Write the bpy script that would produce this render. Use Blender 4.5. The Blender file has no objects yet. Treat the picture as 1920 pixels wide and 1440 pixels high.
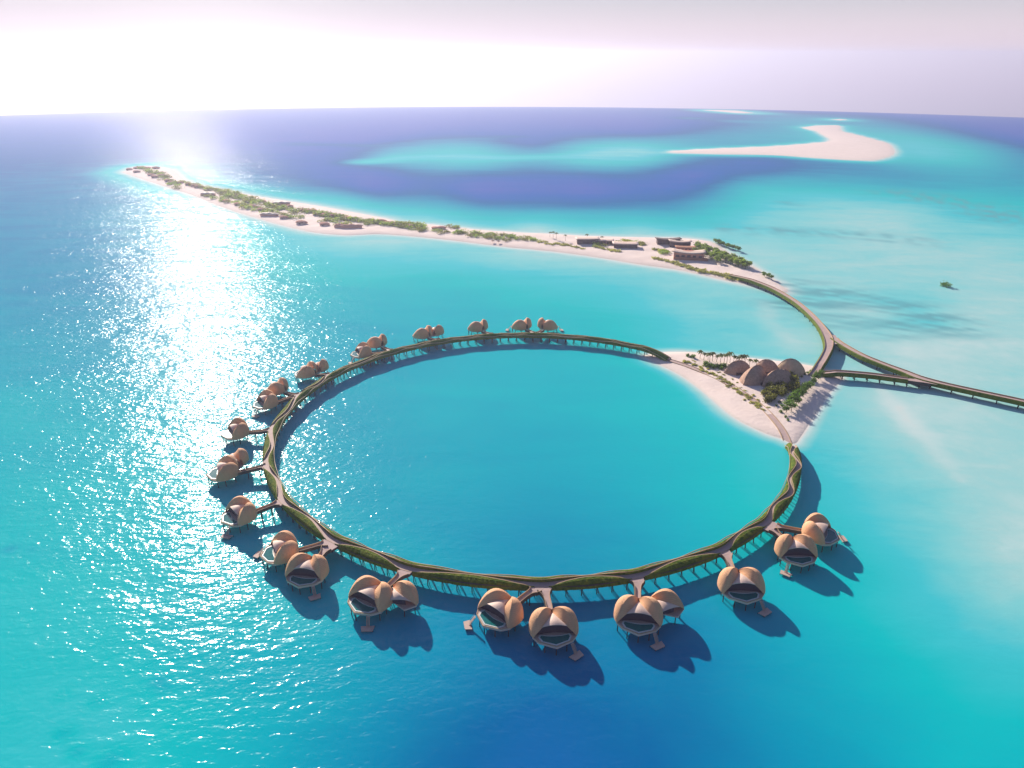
import bpy, math, random
import numpy as np
from mathutils import Matrix, Vector

SC = bpy.context.scene
COL = SC.collection
rng = np.random.default_rng(7)
random.seed(7)
rad = math.radians
PI = math.pi

# ------------------------------------------------------------------ camera
F, PITCH, ROLL, CAMH = 1391.1, 0.41747, 0.002, 224.95      # focal length in 1920-pixel units
RE = 124973.0                                              # radius of the curved sea
FW = np.array([0, math.cos(PITCH), -math.sin(PITCH)])
_u = np.array([0, math.sin(PITCH), math.cos(PITCH)]); _r = np.array([1., 0, 0])
RT = math.cos(ROLL)*_r + math.sin(ROLL)*_u
UP = -math.sin(ROLL)*_r + math.cos(ROLL)*_u
cam = bpy.data.cameras.new('camera'); cam_o = bpy.data.objects.new('camera', cam); COL.objects.link(cam_o)
cam.sensor_width = 36; cam.lens = 36*F/1920; cam.clip_start = 1; cam.clip_end = 60000
cam_o.matrix_world = Matrix(((RT[0], UP[0], -FW[0], 0), (RT[1], UP[1], -FW[1], 0), (RT[2], UP[2], -FW[2], CAMH), (0, 0, 0, 1)))
SC.camera = cam_o
SC.render.resolution_x, SC.render.resolution_y = 1024, 768
SC.view_settings.view_transform = 'Standard'; SC.view_settings.look = 'None'
SC.view_settings.exposure = 0.68; SC.view_settings.gamma = 1
SC.cycles.use_denoising = True
SC.cycles.max_bounces = 6; SC.cycles.volume_bounces = 0
SC.cycles.caustics_reflective = False; SC.cycles.caustics_refractive = False

# ------------------------------------------------------------------ sun and sky
SUN_EL, SUN_AZ = rad(23), rad(-24)                         # azimuth from +Y, negative to the left
sd = Vector((math.sin(SUN_AZ)*math.cos(SUN_EL), math.cos(SUN_AZ)*math.cos(SUN_EL), math.sin(SUN_EL)))
sl = bpy.data.lights.new('sun', 'SUN'); sl.energy = 5.0; sl.angle = rad(0.8); sl.color = (1.0, 0.90, 0.78)
so = bpy.data.objects.new('sun', sl); COL.objects.link(so)
so.rotation_euler = sd.to_track_quat('Z', 'Y').to_euler()
W = bpy.data.worlds.new('World'); SC.world = W; W.use_nodes = True


class NT:
    """small node-tree writer"""
    def __init__(s, tree): s.t = tree; s.n = tree.nodes; s.l = tree.links
    def node(s, typ, ins=None, **props):
        nd = s.n.new(typ)
        for k, v in props.items(): setattr(nd, k, v)
        for k, v in (ins or {}).items(): s.put(nd.inputs[k], v)
        return nd
    def put(s, sock, v):
        if hasattr(v, 'is_linked') or isinstance(v, bpy.types.NodeSocket): s.l.new(v, sock)
        else: sock.default_value = v
    def math(s, op, a, b=0.0, c=None, clamp=False):
        ins = {0: a, 1: b}
        if c is not None: ins[2] = c
        return s.node('ShaderNodeMath', ins, operation=op, use_clamp=clamp).outputs[0]
    def mix(s, fac, a, b, blend='MIX'):
        nd = s.n.new('ShaderNodeMix'); nd.data_type = 'RGBA'; nd.blend_type = blend
        s.put(nd.inputs[0], fac); s.put(nd.inputs[6], a); s.put(nd.inputs[7], b)
        return nd.outputs[2]
    def ramp(s, fac, stops, interp='LINEAR'):
        nd = s.n.new('ShaderNodeValToRGB'); cr = nd.color_ramp; cr.interpolation = interp
        while len(cr.elements) < len(stops): cr.elements.new(0.5)
        for e, (p, c) in zip(cr.elements, stops):
            e.position = p; e.color = (c[0], c[1], c[2], 1)
        s.put(nd.inputs[0], fac)
        return nd.outputs[0]


def lin(r, g, b):
    f = lambda c: (c/255/12.92) if c/255 <= 0.04045 else ((c/255+0.055)/1.055)**2.4
    return (f(r), f(g), f(b))


def build_world():
    k = NT(W.node_tree)
    for n in list(k.n): k.n.remove(n)
    out = k.n.new('ShaderNodeOutputWorld')
    sky = k.node('ShaderNodeTexSky', sky_type='NISHITA')
    sky.sun_disc = False; sky.sun_elevation = SUN_EL; sky.sun_rotation = SUN_AZ
    sky.air_density = 1.2; sky.dust_density = 1.0; sky.ozone_density = 3.0
    tc = k.n.new('ShaderNodeTexCoord')
    sep = k.node('ShaderNodeSeparateXYZ', {0: tc.outputs['Generated']})
    X, Y, Z = sep.outputs
    skyc = k.mix(1.0, sky.outputs[0], (0.056, 0.053, 0.066, 1), 'MULTIPLY')
    # pale marine haze band lying along the horizon
    band = k.ramp(k.math('MULTIPLY_ADD', Z, 5.0, 0.5), [
        (0.10, lin(200, 190, 214)), (0.20, lin(206, 194, 214)), (0.335, lin(226, 208, 222)), (0.44, lin(240, 224, 232)), (0.50, lin(247, 233, 239)), (0.55, lin(247, 234, 240)), (0.66, lin(240, 233, 239)), (0.78, lin(222, 225, 231)), (1.0, lin(178, 198, 222))])
    hz = k.math('EXPONENT', k.math('MULTIPLY', k.math('MULTIPLY', Z, Z), -14.0))
    band = k.mix(1.0, band, (0.55, 0.515, 0.53, 1), 'MULTIPLY')
    base = k.mix(hz, skyc, band)
    # bright column of hazy air under the sun
    ax, ay = math.sin(rad(-19.5)), math.cos(rad(-19.5))
    hl = k.math('SQRT', k.math('ADD', k.math('MULTIPLY', X, X), k.math('MULTIPLY', Y, Y)))
    ca = k.math('DIVIDE', k.math('ADD', k.math('MULTIPLY', X, ax), k.math('MULTIPLY', Y, ay)), k.math('MAXIMUM', hl, 1e-4))
    dz = k.math('SUBTRACT', 1.0, ca)
    ez = k.math('ABSOLUTE', Z)
    g1 = k.math('MULTIPLY', k.math('EXPONENT', k.math('MULTIPLY', dz, -120.0)), k.math('EXPONENT', k.math('MULTIPLY', ez, -22.0)))
    g2 = k.math('MULTIPLY', k.math('EXPONENT', k.math('MULTIPLY', dz, -7.0)), k.math('EXPONENT', k.math('MULTIPLY', ez, -16.0)))
    glow = k.mix(1.0, k.mix(g1, (0, 0, 0, 1), (0.16, 0.145, 0.14, 1)), k.mix(g2, (0, 0, 0, 1), (0.03, 0.022, 0.024, 1)), 'ADD')
    tot = k.mix(1.0, base, glow, 'ADD')
    bg = k.node('ShaderNodeBackground', {0: tot, 1: 1.0})
    k.l.new(bg.outputs[0], out.inputs[0])


build_world()

# ------------------------------------------------------------------ positions
def gz(x, y): return -(x*x+y*y)/(2*RE)


def at(px, py, z=0.0):
    """point of the sea surface (raised by z) seen at a pixel of the 1920 x 1440 photograph"""
    d = FW + (px-960)/F*RT - (py-720)/F*UP
    d = d/np.linalg.norm(d)
    hz = math.hypot(d[0], d[1])
    a = hz*hz/(2*RE); b = d[2]; c = CAMH-z                  # c + b t + a t^2 = 0
    disc = b*b-4*a*c
    if disc < 0:
        t = -b/(2*a)
    else:
        t = (-b-math.sqrt(disc))/(2*a)
    return np.array([d[0]*t, d[1]*t])


def atn(pts, z=0.0): return np.array([at(p[0], p[1], z) for p in pts])


def catmull(pts, n=8):
    pts = np.asarray(pts, float); out = []
    P = np.vstack([2*pts[0]-pts[1], pts, 2*pts[-1]-pts[-2]])
    for i in range(1, len(P)-2):
        p0, p1, p2, p3 = P[i-1:i+3]
        for j in range(n):
            t = j/n
            out.append(0.5*((2*p1)+(-p0+p2)*t+(2*p0-5*p1+4*p2-p3)*t*t+(-p0+3*p1-3*p2+p3)*t**3))
    out.append(pts[-1]); return np.array(out)


def poly_sd(x, y, poly):
    """signed distance to a closed polygon, positive inside"""
    x = np.asarray(x, float); y = np.asarray(y, float)
    d2 = np.full(x.shape, 1e18); ins = np.zeros(x.shape, bool)
    n = len(poly)
    for i in range(n):
        a = poly[i]; b = poly[(i+1) % n]; e = b-a; L = e@e+1e-12
        t = np.clip(((x-a[0])*e[0]+(y-a[1])*e[1])/L, 0, 1)
        d2 = np.minimum(d2, (x-a[0]-t*e[0])**2+(y-a[1]-t*e[1])**2)
        c = (a[1] > y) != (b[1] > y)
        with np.errstate(divide='ignore', invalid='ignore'):
            ins ^= c & (x < (b[0]-a[0])*(y-a[1])/(b[1]-a[1]+1e-15)+a[0])
    d = np.sqrt(d2); return np.where(ins, d, -d)


# ------------------------------------------------------------------ mesh helpers
class MB:
    def __init__(s): s.v = []; s.f = []; s.m = []
    def add(s, vs, fs, mi=0):
        o = len(s.v); s.v += [tuple(map(float, p)) for p in vs]; s.f += [tuple(i+o for i in f) for f in fs]; s.m += [mi]*len(fs)
    def grid(s, P, mi=0, close=False):
        P = np.asarray(P); a, b = P.shape[:2]
        fs = []
        for i in range(a-1):
            for j in range(b-1 + (1 if close else 0)):
                j2 = (j+1) % b
                fs.append((i*b+j, i*b+j2, (i+1)*b+j2, (i+1)*b+j))
        s.add(P.reshape(-1, 3), fs, mi)
    def prism(s, poly, z0, z1, mi=0, mi_side=None):
        n = len(poly); vs = [(p[0], p[1], z0) for p in poly]+[(p[0], p[1], z1) for p in poly]
        s.add(vs, [tuple(range(n, 2*n)), tuple(range(n-1, -1, -1))], mi)
        s.add(vs, [(i, (i+1) % n, n+(i+1) % n, n+i) for i in range(n)], mi if mi_side is None else mi_side)
    def box(s, c, size, mi=0, rz=0.0):
        x, y, z = size[0]/2, size[1]/2, size[2]/2; ca, sa = math.cos(rz), math.sin(rz)
        P = [(c[0]+px*ca-py*sa, c[1]+px*sa+py*ca) for px, py in ((-x, -y), (x, -y), (x, y), (-x, y))]
        s.prism(P, c[2]-z, c[2]+z, mi)
    def tube(s, p0, p1, r0, r1=None, n=6, mi=0):
        r1 = r0 if r1 is None else r1
        p0 = Vector(p0); p1 = Vector(p1); q = (p1-p0).to_track_quat('Z', 'Y')
        vs = []
        for p, r in ((p0, r0), (p1, r1)):
            for i in range(n):
                vs.append(p+q @ Vector((r*math.cos(2*PI*i/n), r*math.sin(2*PI*i/n), 0)))
        s.add(vs, [(i, (i+1) % n, n+(i+1) % n, n+i) for i in range(n)]+[tuple(range(n, 2*n)), tuple(range(n-1, -1, -1))], mi)
    def mesh(s, name, mats, smooth=False):
        me = bpy.data.meshes.new(name); me.from_pydata(s.v, [], s.f)
        for m in (mats if isinstance(mats, (list, tuple)) else [mats]): me.materials.append(m)
        if len(me.materials) > 1: me.polygons.foreach_set('material_index', s.m)
        if smooth: me.polygons.foreach_set('use_smooth', [True]*len(me.polygons))
        me.update(); return me
    def build(s, name, mats, parent=None, smooth=False, loc=None):
        o = bpy.data.objects.new(name, s.mesh(name, mats, smooth)); COL.objects.link(o)
        if parent: o.parent = parent
        if loc is not None: o.location = loc
        return o


def tag(o, label=None, cat=None, group=None, kind=None):
    if label: o['label'] = label
    if cat: o['category'] = cat
    if group: o['group'] = group
    if kind: o['kind'] = kind
    return o


def empty(name, loc, rz=0.0, scale=1.0):
    o = bpy.data.objects.new(name, None); COL.objects.link(o); o.location = loc; o.rotation_euler = (0, 0, rz)
    if scale != 1.0: o.scale = (scale,)*3
    o.empty_display_size = 0.1
    return o


def copy_tree(o, parent=None):
    c = o.copy(); COL.objects.link(c)
    if parent: c.parent = parent
    for ch in list(o.children): copy_tree(ch, c)
    return c


# ------------------------------------------------------------------ materials
def principled(name, col, rough=0.7, noise=None, spec=0.3, bump=None, metallic=0.0, vary=0.0, courses=0.0):
    """noise = (scale, second colour, amount)  bump = (scale, height)"""
    m = bpy.data.materials.new(name); m.use_nodes = True
    k = NT(m.node_tree); b = k.n['Principled BSDF']
    b.inputs['Roughness'].default_value = rough; b.inputs['Specular IOR Level'].default_value = spec
    b.inputs['Metallic'].default_value = metallic
    tc = k.n.new('ShaderNodeTexCoord')
    if noise:
        nz = k.node('ShaderNodeTexNoise', {'Vector': tc.outputs['Object'], 'Scale': noise[0], 'Detail': 5.0, 'Roughness': 0.62})
        f = k.math('MULTIPLY', k.math('MULTIPLY_ADD', nz.outputs[0], 2.4, -0.7, clamp=True), noise[2])
        k.l.new(k.mix(f, (*col, 1), (*noise[1], 1)), b.inputs['Base Color'])
    else:
        b.inputs['Base Color'].default_value = (*col, 1)
    if courses:
        wv = k.node('ShaderNodeTexWave', {'Vector': tc.outputs['Object'], 'Scale': 0.31/courses, 'Distortion': 1.2, 'Detail': 2.0}, wave_type='BANDS', bands_direction='Z')
        lk = b.inputs['Base Color'].links[0].from_socket
        k.l.new(k.mix(k.math('MULTIPLY', k.math('POWER', wv.outputs['Fac'], 3.0), 0.35), lk, (col[0]*.62, col[1]*.58, col[2]*.55, 1)), b.inputs['Base Color'])
    if vary:
        oi = k.n.new('ShaderNodeObjectInfo'); lk = b.inputs['Base Color'].links[0].from_socket
        hs = k.node('ShaderNodeHueSaturation', {'Value': k.math('MULTIPLY_ADD', oi.outputs['Random'], vary, 1-vary/2), 'Color': lk})
        k.l.new(hs.outputs[0], b.inputs['Base Color'])
    if bump:
        nz = k.node('ShaderNodeTexNoise', {'Vector': tc.outputs['Object'], 'Scale': bump[0], 'Detail': 4.0})
        bp = k.node('ShaderNodeBump', {'Height': nz.outputs[0], 'Distance': bump[1], 'Strength': 1.0})
        k.l.new(bp.outputs[0], b.inputs['Normal'])
    return m


M = {}
M['roof'] = principled('shell_roof_shingle', (0.80, 0.44, 0.24), 0.75, (0.9, (0.67, 0.355, 0.185), 0.7), 0.2, (2.2, 0.22), vary=0.16, courses=0.55)
M['canopy'] = principled('pale_canopy_cladding', (0.72, 0.53, 0.43), 0.65, (0.6, (0.63, 0.45, 0.36), 0.6), 0.3, (2.0, 0.05))
M['deck'] = principled('bleached_timber_deck', (0.58, 0.41, 0.34), 0.7, (1.2, (0.46, 0.32, 0.26), 0.6), 0.25)
M['rim'] = principled('pool_rim_tile', (0.62, 0.66, 0.62), 0.4, (3.0, (0.5, 0.56, 0.54), 0.5))
M['pool'] = principled('pool_water', (0.005, 0.13, 0.13), 0.04, (0.5, (0.01, 0.20, 0.18), 0.7), 0.5, (1.2, 0.02))
M['glass'] = principled('dark_glass_with_shade', (0.085, 0.05, 0.07), 0.2, (1.0, (0.12, 0.07, 0.085), 0.6), 0.5)  # opaque glass; its dark purple takes in the shade inside the villa mouths
M['stilt'] = principled('weathered_pile', (0.04, 0.055, 0.07), 0.8, (2.0, (0.06, 0.05, 0.05), 0.7), 0.2)
M['path'] = principled('pale_walkway_board', (0.54, 0.39, 0.35), 0.75, (0.25, (0.40, 0.30, 0.28), 0.7), 0.2)
M['coping'] = principled('sand_coloured_coping', (0.48, 0.33, 0.20), 0.7, (0.5, (0.48, 0.33, 0.2), 0.5), 0.2)
M['bank'] = principled('planted_bank', (0.19, 0.205, 0.025), 0.9, (0.42, (0.035, 0.10, 0.012), 1.0), 0.1, (1.6, 0.55))
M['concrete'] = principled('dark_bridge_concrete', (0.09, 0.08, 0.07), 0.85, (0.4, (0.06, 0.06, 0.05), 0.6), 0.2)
M['thatch'] = principled('dry_thatch', (0.56, 0.37, 0.275), 0.95, (0.7, (0.33, 0.21, 0.155), 0.95), 0.1, (3.0, 0.2))
M['thatch_tan'] = principled('tan_thatch', (0.62, 0.45, 0.30), 0.95, (0.4, (0.48, 0.34, 0.22), 0.8), 0.1, (4.0, 0.12))
M['hut'] = principled('hut_thatch', (0.64, 0.31, 0.22), 0.95, (0.8, (0.48, 0.23, 0.165), 0.8), 0.1, vary=0.4)
M['wall'] = principled('pale_render', (0.62, 0.48, 0.40), 0.85, (0.5, (0.52, 0.40, 0.33), 0.5), 0.2)
M['wall_dark'] = principled('dark_timber_wall', (0.13, 0.085, 0.075), 0.8, (0.6, (0.09, 0.06, 0.055), 0.6), 0.2)  # dark brown with a darker mottle, for walls and doors
M['terracotta'] = principled('terracotta_wall', (0.42, 0.20, 0.12), 0.85, (0.4, (0.32, 0.15, 0.09), 0.6), 0.2)
M['bark'] = principled('bark', (0.16, 0.11, 0.08), 0.9, (3.0, (0.09, 0.065, 0.05), 0.8), 0.1)


def leaf_mat(name, a, b):
    m = principled(name, a, 0.6, (0.8, b, 0.9), 0.25, vary=0.5)
    k = NT(m.node_tree); p = k.n['Principled BSDF']; src = p.inputs['Base Color'].links[0].from_socket
    tr = k.node('ShaderNodeBsdfTranslucent', {'Color': k.mix(1.0, src, (1.5, 1.6, 0.8, 1), 'MULTIPLY')})
    mx = k.node('ShaderNodeMixShader', {0: 0.45, 1: p.outputs[0], 2: tr.outputs[0]})
    k.l.new(mx.outputs[0], k.n['Material Output'].inputs['Surface'])
    return m


M['leaf'] = leaf_mat('broad_leaf', (0.13, 0.22, 0.035), (0.075, 0.14, 0.025))
M['leaf_olive'] = leaf_mat('olive_leaf', (0.21, 0.20, 0.035), (0.12, 0.125, 0.025))
M['leaf_light'] = leaf_mat('bright_leaf', (0.29, 0.37, 0.07), (0.18, 0.25, 0.045))
M['leaf_dune'] = leaf_mat('dune_scrub_leaf', (0.42, 0.40, 0.16), (0.30, 0.29, 0.10))
M['palm'] = leaf_mat('palm_frond', (0.12, 0.15, 0.03), (0.08, 0.11, 0.025))


def sand_material():
    m = bpy.data.materials.new('coral_sand'); m.use_nodes = True
    k = NT(m.node_tree); b = k.n['Principled BSDF']
    b.inputs['Roughness'].default_value = 0.95; b.inputs['Specular IOR Level'].default_value = 0.1
    tc = k.n.new('ShaderNodeTexCoord')
    n1 = k.node('ShaderNodeTexNoise', {'Vector': tc.outputs['Object'], 'Scale': 0.05, 'Detail': 6.0, 'Roughness': 0.6})
    c = k.mix(k.math('MULTIPLY_ADD', n1.outputs[0], 2.0, -0.5, clamp=True), (0.85, 0.71, 0.635, 1), (0.77, 0.63, 0.555, 1))
    at_ = k.node('ShaderNodeAttribute', attribute_name='wet')
    c = k.mix(at_.outputs['Fac'], c, (0.62, 0.60, 0.52, 1))
    k.l.new(c, b.inputs['Base Color'])
    n2 = k.node('ShaderNodeTexNoise', {'Vector': tc.outputs['Object'], 'Scale': 0.35, 'Detail': 5.0})
    bp = k.node('ShaderNodeBump', {'Height': n2.outputs[0], 'Distance': 0.5, 'Strength': 0.6})
    k.l.new(bp.outputs[0], b.inputs['Normal'])
    return m


M['sand'] = sand_material()


def sea_material():
    m = bpy.data.materials.new('sea_water'); m.use_nodes = True
    k = NT(m.node_tree); b = k.n['Principled BSDF']
    tc = k.n.new('ShaderNodeTexCoord'); ob = tc.outputs['Object']
    dep = k.node('ShaderNodeAttribute', attribute_name='depth').outputs['Fac']
    calm = k.node('ShaderNodeAttribute', attribute_name='calm').outputs['Fac']
    # patchy sea bed: long streaks of sand and weed
    mp = k.node('ShaderNodeMapping', {'Vector': ob, 'Scale': (0.006, 0.016, 1.0), 'Rotation': (0, 0, rad(12))})
    n1 = k.node('ShaderNodeTexNoise', {'Vector': mp.outputs[0], 'Scale': 1.0, 'Detail': 6.0, 'Roughness': 0.6, 'Distortion': 0.6})
    pn = k.math('MULTIPLY', k.math('SUBTRACT', n1.outputs[0], 0.5), 0.17)
    d = k.math('ADD', dep, k.math('MULTIPLY', pn, k.math('MULTIPLY', k.math('MULTIPLY', dep, 8.0, clamp=True), 1.0)))
    n2 = k.node('ShaderNodeTexNoise', {'Vector': ob, 'Scale': 1/16, 'Detail': 7.0, 'Roughness': 0.68})
    sh = k.math('MULTIPLY', k.math('SUBTRACT', 0.30, dep, clamp=True), k.math('MULTIPLY', dep, 10.0, clamp=True))
    d = k.math('ADD', d, k.math('MULTIPLY', k.math('SUBTRACT', n2.outputs[0], 0.47), k.math('MULTIPLY', sh, 0.45)))
    col = k.ramp(d, [
        (0.00, (0.76, 0.67, 0.60)), (0.035, (0.54, 0.69, 0.66)), (0.09, (0.35, 0.63, 0.61)), (0.16, (0.20, 0.60, 0.60)), (0.24, (0.05, 0.535, 0.58)),
        (0.34, (0.0, 0.50, 0.51)), (0.46, (0.0, 0.405, 0.485)), (0.60, (0.0, 0.27, 0.43)), (0.74, (0.0, 0.135, 0.35)), (0.86, (0.012, 0.125, 0.42)), (1.0, (0.05, 0.125, 0.44))])
    wd = k.node('ShaderNodeAttribute', attribute_name='weed').outputs['Fac']
    col = k.mix(k.math('MULTIPLY', wd, 0.8), col, (0.13, 0.36, 0.40, 1))
    # wind waves: swell, chop and ripples, in metres
    def wave(scale, sx, sy, rot, det, amp, dist=0.5):
        mpn = k.node('ShaderNodeMapping', {'Vector': ob, 'Scale': (scale*sx, scale*sy, scale), 'Rotation': (0, 0, rad(rot))})
        nn = k.node('ShaderNodeTexNoise', {'Vector': mpn.outputs[0], 'Scale': 1.0, 'Detail': det, 'Roughness': 0.55, 'Distortion': dist})
        return k.math('MULTIPLY', nn.outputs[0], amp)
    h = k.math('ADD', wave(1/24, 0.55, 1.0, -25, 2.0, 1.9), wave(1/3.6, 0.55, 1.0, -18, 1.8, 1.0))
    h = k.math('ADD', h, wave(1/1.7, 0.7, 1.0, -30, 1.0, 0.30))
    mg = k.node('ShaderNodeMapping', {'Vector': ob, 'Scale': (0.007, 0.022, 1.0), 'Rotation': (0, 0, rad(-22))})
    gust = k.node('ShaderNodeTexNoise', {'Vector': mg.outputs[0], 'Scale': 1.0, 'Detail': 4.0, 'Roughness': 0.6})
    amp = k.math('MULTIPLY', k.math('MULTIPLY_ADD', calm, -0.75, 1.0), k.math('MULTIPLY_ADD', gust.outputs[0], 1.2, 0.24))
    bp = k.node('ShaderNodeBump', {'Height': k.math('MULTIPLY', h, amp), 'Distance': 1.0, 'Strength': 1.0})
    # light scattered back by the water body, and the reflecting surface above it
    k.n.remove(b)
    bb = k.node('ShaderNodeBump', {'Height': k.math('MULTIPLY', h, amp), 'Distance': 1.0, 'Strength': 0.13})
    body = k.node('ShaderNodeBsdfDiffuse', {'Color': col, 'Normal': bb.outputs[0]})
    g1 = k.node('ShaderNodeBsdfGlossy', {'Roughness': 0.15, 'Normal': bp.outputs[0]})       # wave facets
    g2 = k.node('ShaderNodeBsdfGlossy', {'Roughness': 0.46})                                # ripples too small to resolve
    gm = k.node('ShaderNodeMixShader', {0: 0.07, 1: g1.outputs[0], 2: g2.outputs[0]})
    fr = k.node('ShaderNodeFresnel', {'IOR': 1.34, 'Normal': bp.outputs[0]})
    fac = k.math('MINIMUM', k.math('MULTIPLY', fr.outputs[0], 0.024), 0.14)
    mx = k.node('ShaderNodeMixShader', {0: fac, 1: body.outputs[0], 2: gm.outputs[0]})
    k.l.new(mx.outputs[0], k.n['Material Output'].inputs['Surface'])
    return m


M['sea'] = sea_material()

# ------------------------------------------------------------------ island outlines
TRI_PX = [(1208, 667), (1232, 662), (1262, 660), (1300, 661), (1350, 666), (1400, 671), (1450, 676), (1500, 682), (1535, 689), (1568, 699), (1580, 709),
          (1566, 724), (1548, 745), (1533, 770), (1517, 795), (1502, 818), (1489, 832),
          (1465, 822), (1440, 814), (1404, 798), (1372, 779), (1342, 754), (1311, 728), (1280, 706), (1250, 690), (1224, 677)]
LONG_PX = [(229, 323), (257, 312), (297, 313), (325, 319), (345, 337), (379, 347), (430, 357), (471, 366), (538, 377), (606, 388), (660, 398), (715, 408),
           (749, 415), (837, 424), (924, 433), (1056, 440), (1110, 443), (1201, 445), (1279, 447), (1326, 452), (1350, 463), (1372, 480), (1399, 493), (1425, 508),
           (1445, 521), (1462, 533), (1478, 546), (1466, 549), (1440, 542), (1402, 534), (1371, 528), (1318, 516), (1266, 505), (1201, 496), (1136, 485), (1058, 474), (980, 466),
           (946, 463), (859, 452), (771, 443), (706, 439), (647, 441), (579, 434), (511, 417), (459, 402), (406, 384), (364, 367), (310, 350), (262, 334)]
BANK_PX = [(1246, 285), (1276, 282), (1353, 278), (1450, 274), (1527, 268), (1556, 263), (1540, 252), (1527, 245), (1504, 240), (1527, 236), (1573, 235), (1577, 245),
           (1604, 252), (1642, 262), (1667, 270), (1677, 287), (1658, 297), (1635, 301), (1585, 300), (1527, 296), (1450, 291), (1353, 289), (1276, 287)]
FAR1_PX = [(1319, 207), (1350, 206), (1385, 208), (1414, 212), (1385, 212), (1350, 209)]
FAR2_PX = [(1562, 224), (1575, 223), (1588, 224), (1575, 226)]
TRI, LONG, BANK, FAR1, FAR2 = [atn(p) for p in (TRI_PX, LONG_PX, BANK_PX, FAR1_PX, FAR2_PX)]
def smooth_closed(p, n=4): return catmull(np.vstack([p, p[:1]]), n)[:-1]
TRI, LONG, BANK = [smooth_closed(p) for p in (TRI, LONG, BANK)]

# ------------------------------------------------------------------ sea
DEPTH = [
 (0,1440,.30),(0,1200,.33),(200,1300,.31),(120,1420,.27),(0,1000,.36),(0,800,.42),(0,600,.55),(0,450,.62),(0,300,.75),(0,230,.85),(300,1200,.36),(400,1440,.42),(600,1400,.56),(800,1420,.70),
 (1000,1430,.78),(1300,1430,.70),(1100,1300,.72),(800,1250,.60),(600,1200,.46),(1300,1250,.66),(1500,1400,.57),(1650,1440,.50),(1800,1420,.38),(1910,1430,.38),
 (1900,1250,.27),(1750,1250,.33),(1600,1300,.46),(1600,1150,.36),(1720,1150,.27),(1860,1150,.20),(1920,1060,.10),(1750,1000,.20),(1650,900,.18),(1600,1000,.30),(1540,900,.26),
 (1560,830,.20),(1620,780,.15),(1700,850,.13),(1800,920,.11),(1720,790,.07),(1850,830,.085),(1900,900,.085),(1880,1000,.09),(1850,770,.10),(1700,640,.10),(1800,600,.10),(1600,560,.12),(1900,650,.095),
 (1650,600,.15),(1700,585,.17),(1740,600,.16),(1600,600,.12),(1560,580,.11),(1500,600,.13),(1450,560,.14),(1480,640,.13),(1900,500,.12),(1700,500,.11),(1500,460,.15),(1450,480,.13),(1800,420,.19),(1900,400,.27),(1900,335,.52),(1700,380,.22),(1560,380,.19),(1500,420,.16),
 (700,900,.50),(1000,1000,.56),(1000,850,.48),(1000,720,.42),(1200,720,.36),(1300,800,.36),(1400,900,.33),(1200,950,.47),(850,700,.45),(600,850,.50),(1300,1000,.45),(1450,930,.33),
 (700,560,.43),(900,560,.40),(1100,560,.31),(1300,580,.19),(1200,530,.20),(1300,630,.22),(1450,670,.18),(1000,500,.20),(800,470,.19),(600,470,.24),(500,560,.42),(300,520,.55),(200,600,.55),(300,800,.44),(200,900,.40),(350,1000,.39),(450,1100,.40),
 (700,350,.93),(900,355,.98),(1100,355,.97),(1300,330,.93),(1430,312,.82),(600,335,.82),(1000,398,.50),(850,388,.50),(1110,403,.46),(1250,388,.60),(1330,372,.56),(1400,350,.45),(1480,330,.60),(1600,315,.62),(1700,330,.58),(1800,345,.50),
 (800,420,.12),(1000,427,.12),(1200,438,.12),(640,385,.22),(740,292,.45),(900,296,.30),(1100,291,.24),(1210,288,.19),(500,330,.70),(450,300,.75),
 (800,250,.90),(1000,240,.93),(1200,248,.87),(1000,270,.78),(1400,232,.68),(1380,262,.52),(1000,213,.95),(1180,210,.92),(1480,225,.55),(1660,240,.52),(1740,265,.33),(1800,290,.30),(1850,300,.42),(1710,300,.34),(1910,310,.54),(1910,265,.85),(1850,250,.86),
 (400,250,.9),(100,260,.82),(600,230,.95),(700,270,.88)]


def tps(P, v, Q, lamb=1e-4):
    n = len(P)
    U = lambda r2: np.where(r2 > 0, 0.5*r2*np.log(r2+1e-12), 0)
    K = U(((P[:, None]-P[None])**2).sum(2))+lamb*np.eye(n)
    A = np.zeros((n+3, n+3)); A[:n, :n] = K; A[:n, n] = 1; A[:n, n+1:] = P; A[n, :n] = 1; A[n+1:, :n] = P.T
    w = np.linalg.solve(A, np.r_[v, 0, 0, 0])
    out = np.empty(len(Q))
    for i in range(0, len(Q), 20000):
        q = Q[i:i+20000]
        out[i:i+20000] = U(((q[:, None]-P[None])**2).sum(2)) @ w[:n] + w[n] + q @ w[n+1:]
    return out


def lp(x, y):
    d = np.hypot(x, y)
    return np.c_[np.arctan2(x, np.maximum(y, 1e-6)), 0.36*np.log(np.maximum(d, 1.0))]


def line_d(x, y, pl):
    d2 = np.full(x.shape, 1e18); tt = np.zeros(x.shape); n = len(pl)-1
    for i in range(n):
        a, b = pl[i], pl[i+1]; e = b-a; t = np.clip(((x-a[0])*e[0]+(y-a[1])*e[1])/(e@e), 0, 1)
        q = (x-a[0]-t*e[0])**2+(y-a[1]-t*e[1])**2
        s = q < d2; d2 = np.where(s, q, d2); tt = np.where(s, (i+t)/n, tt)
    return np.sqrt(d2), tt


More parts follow.
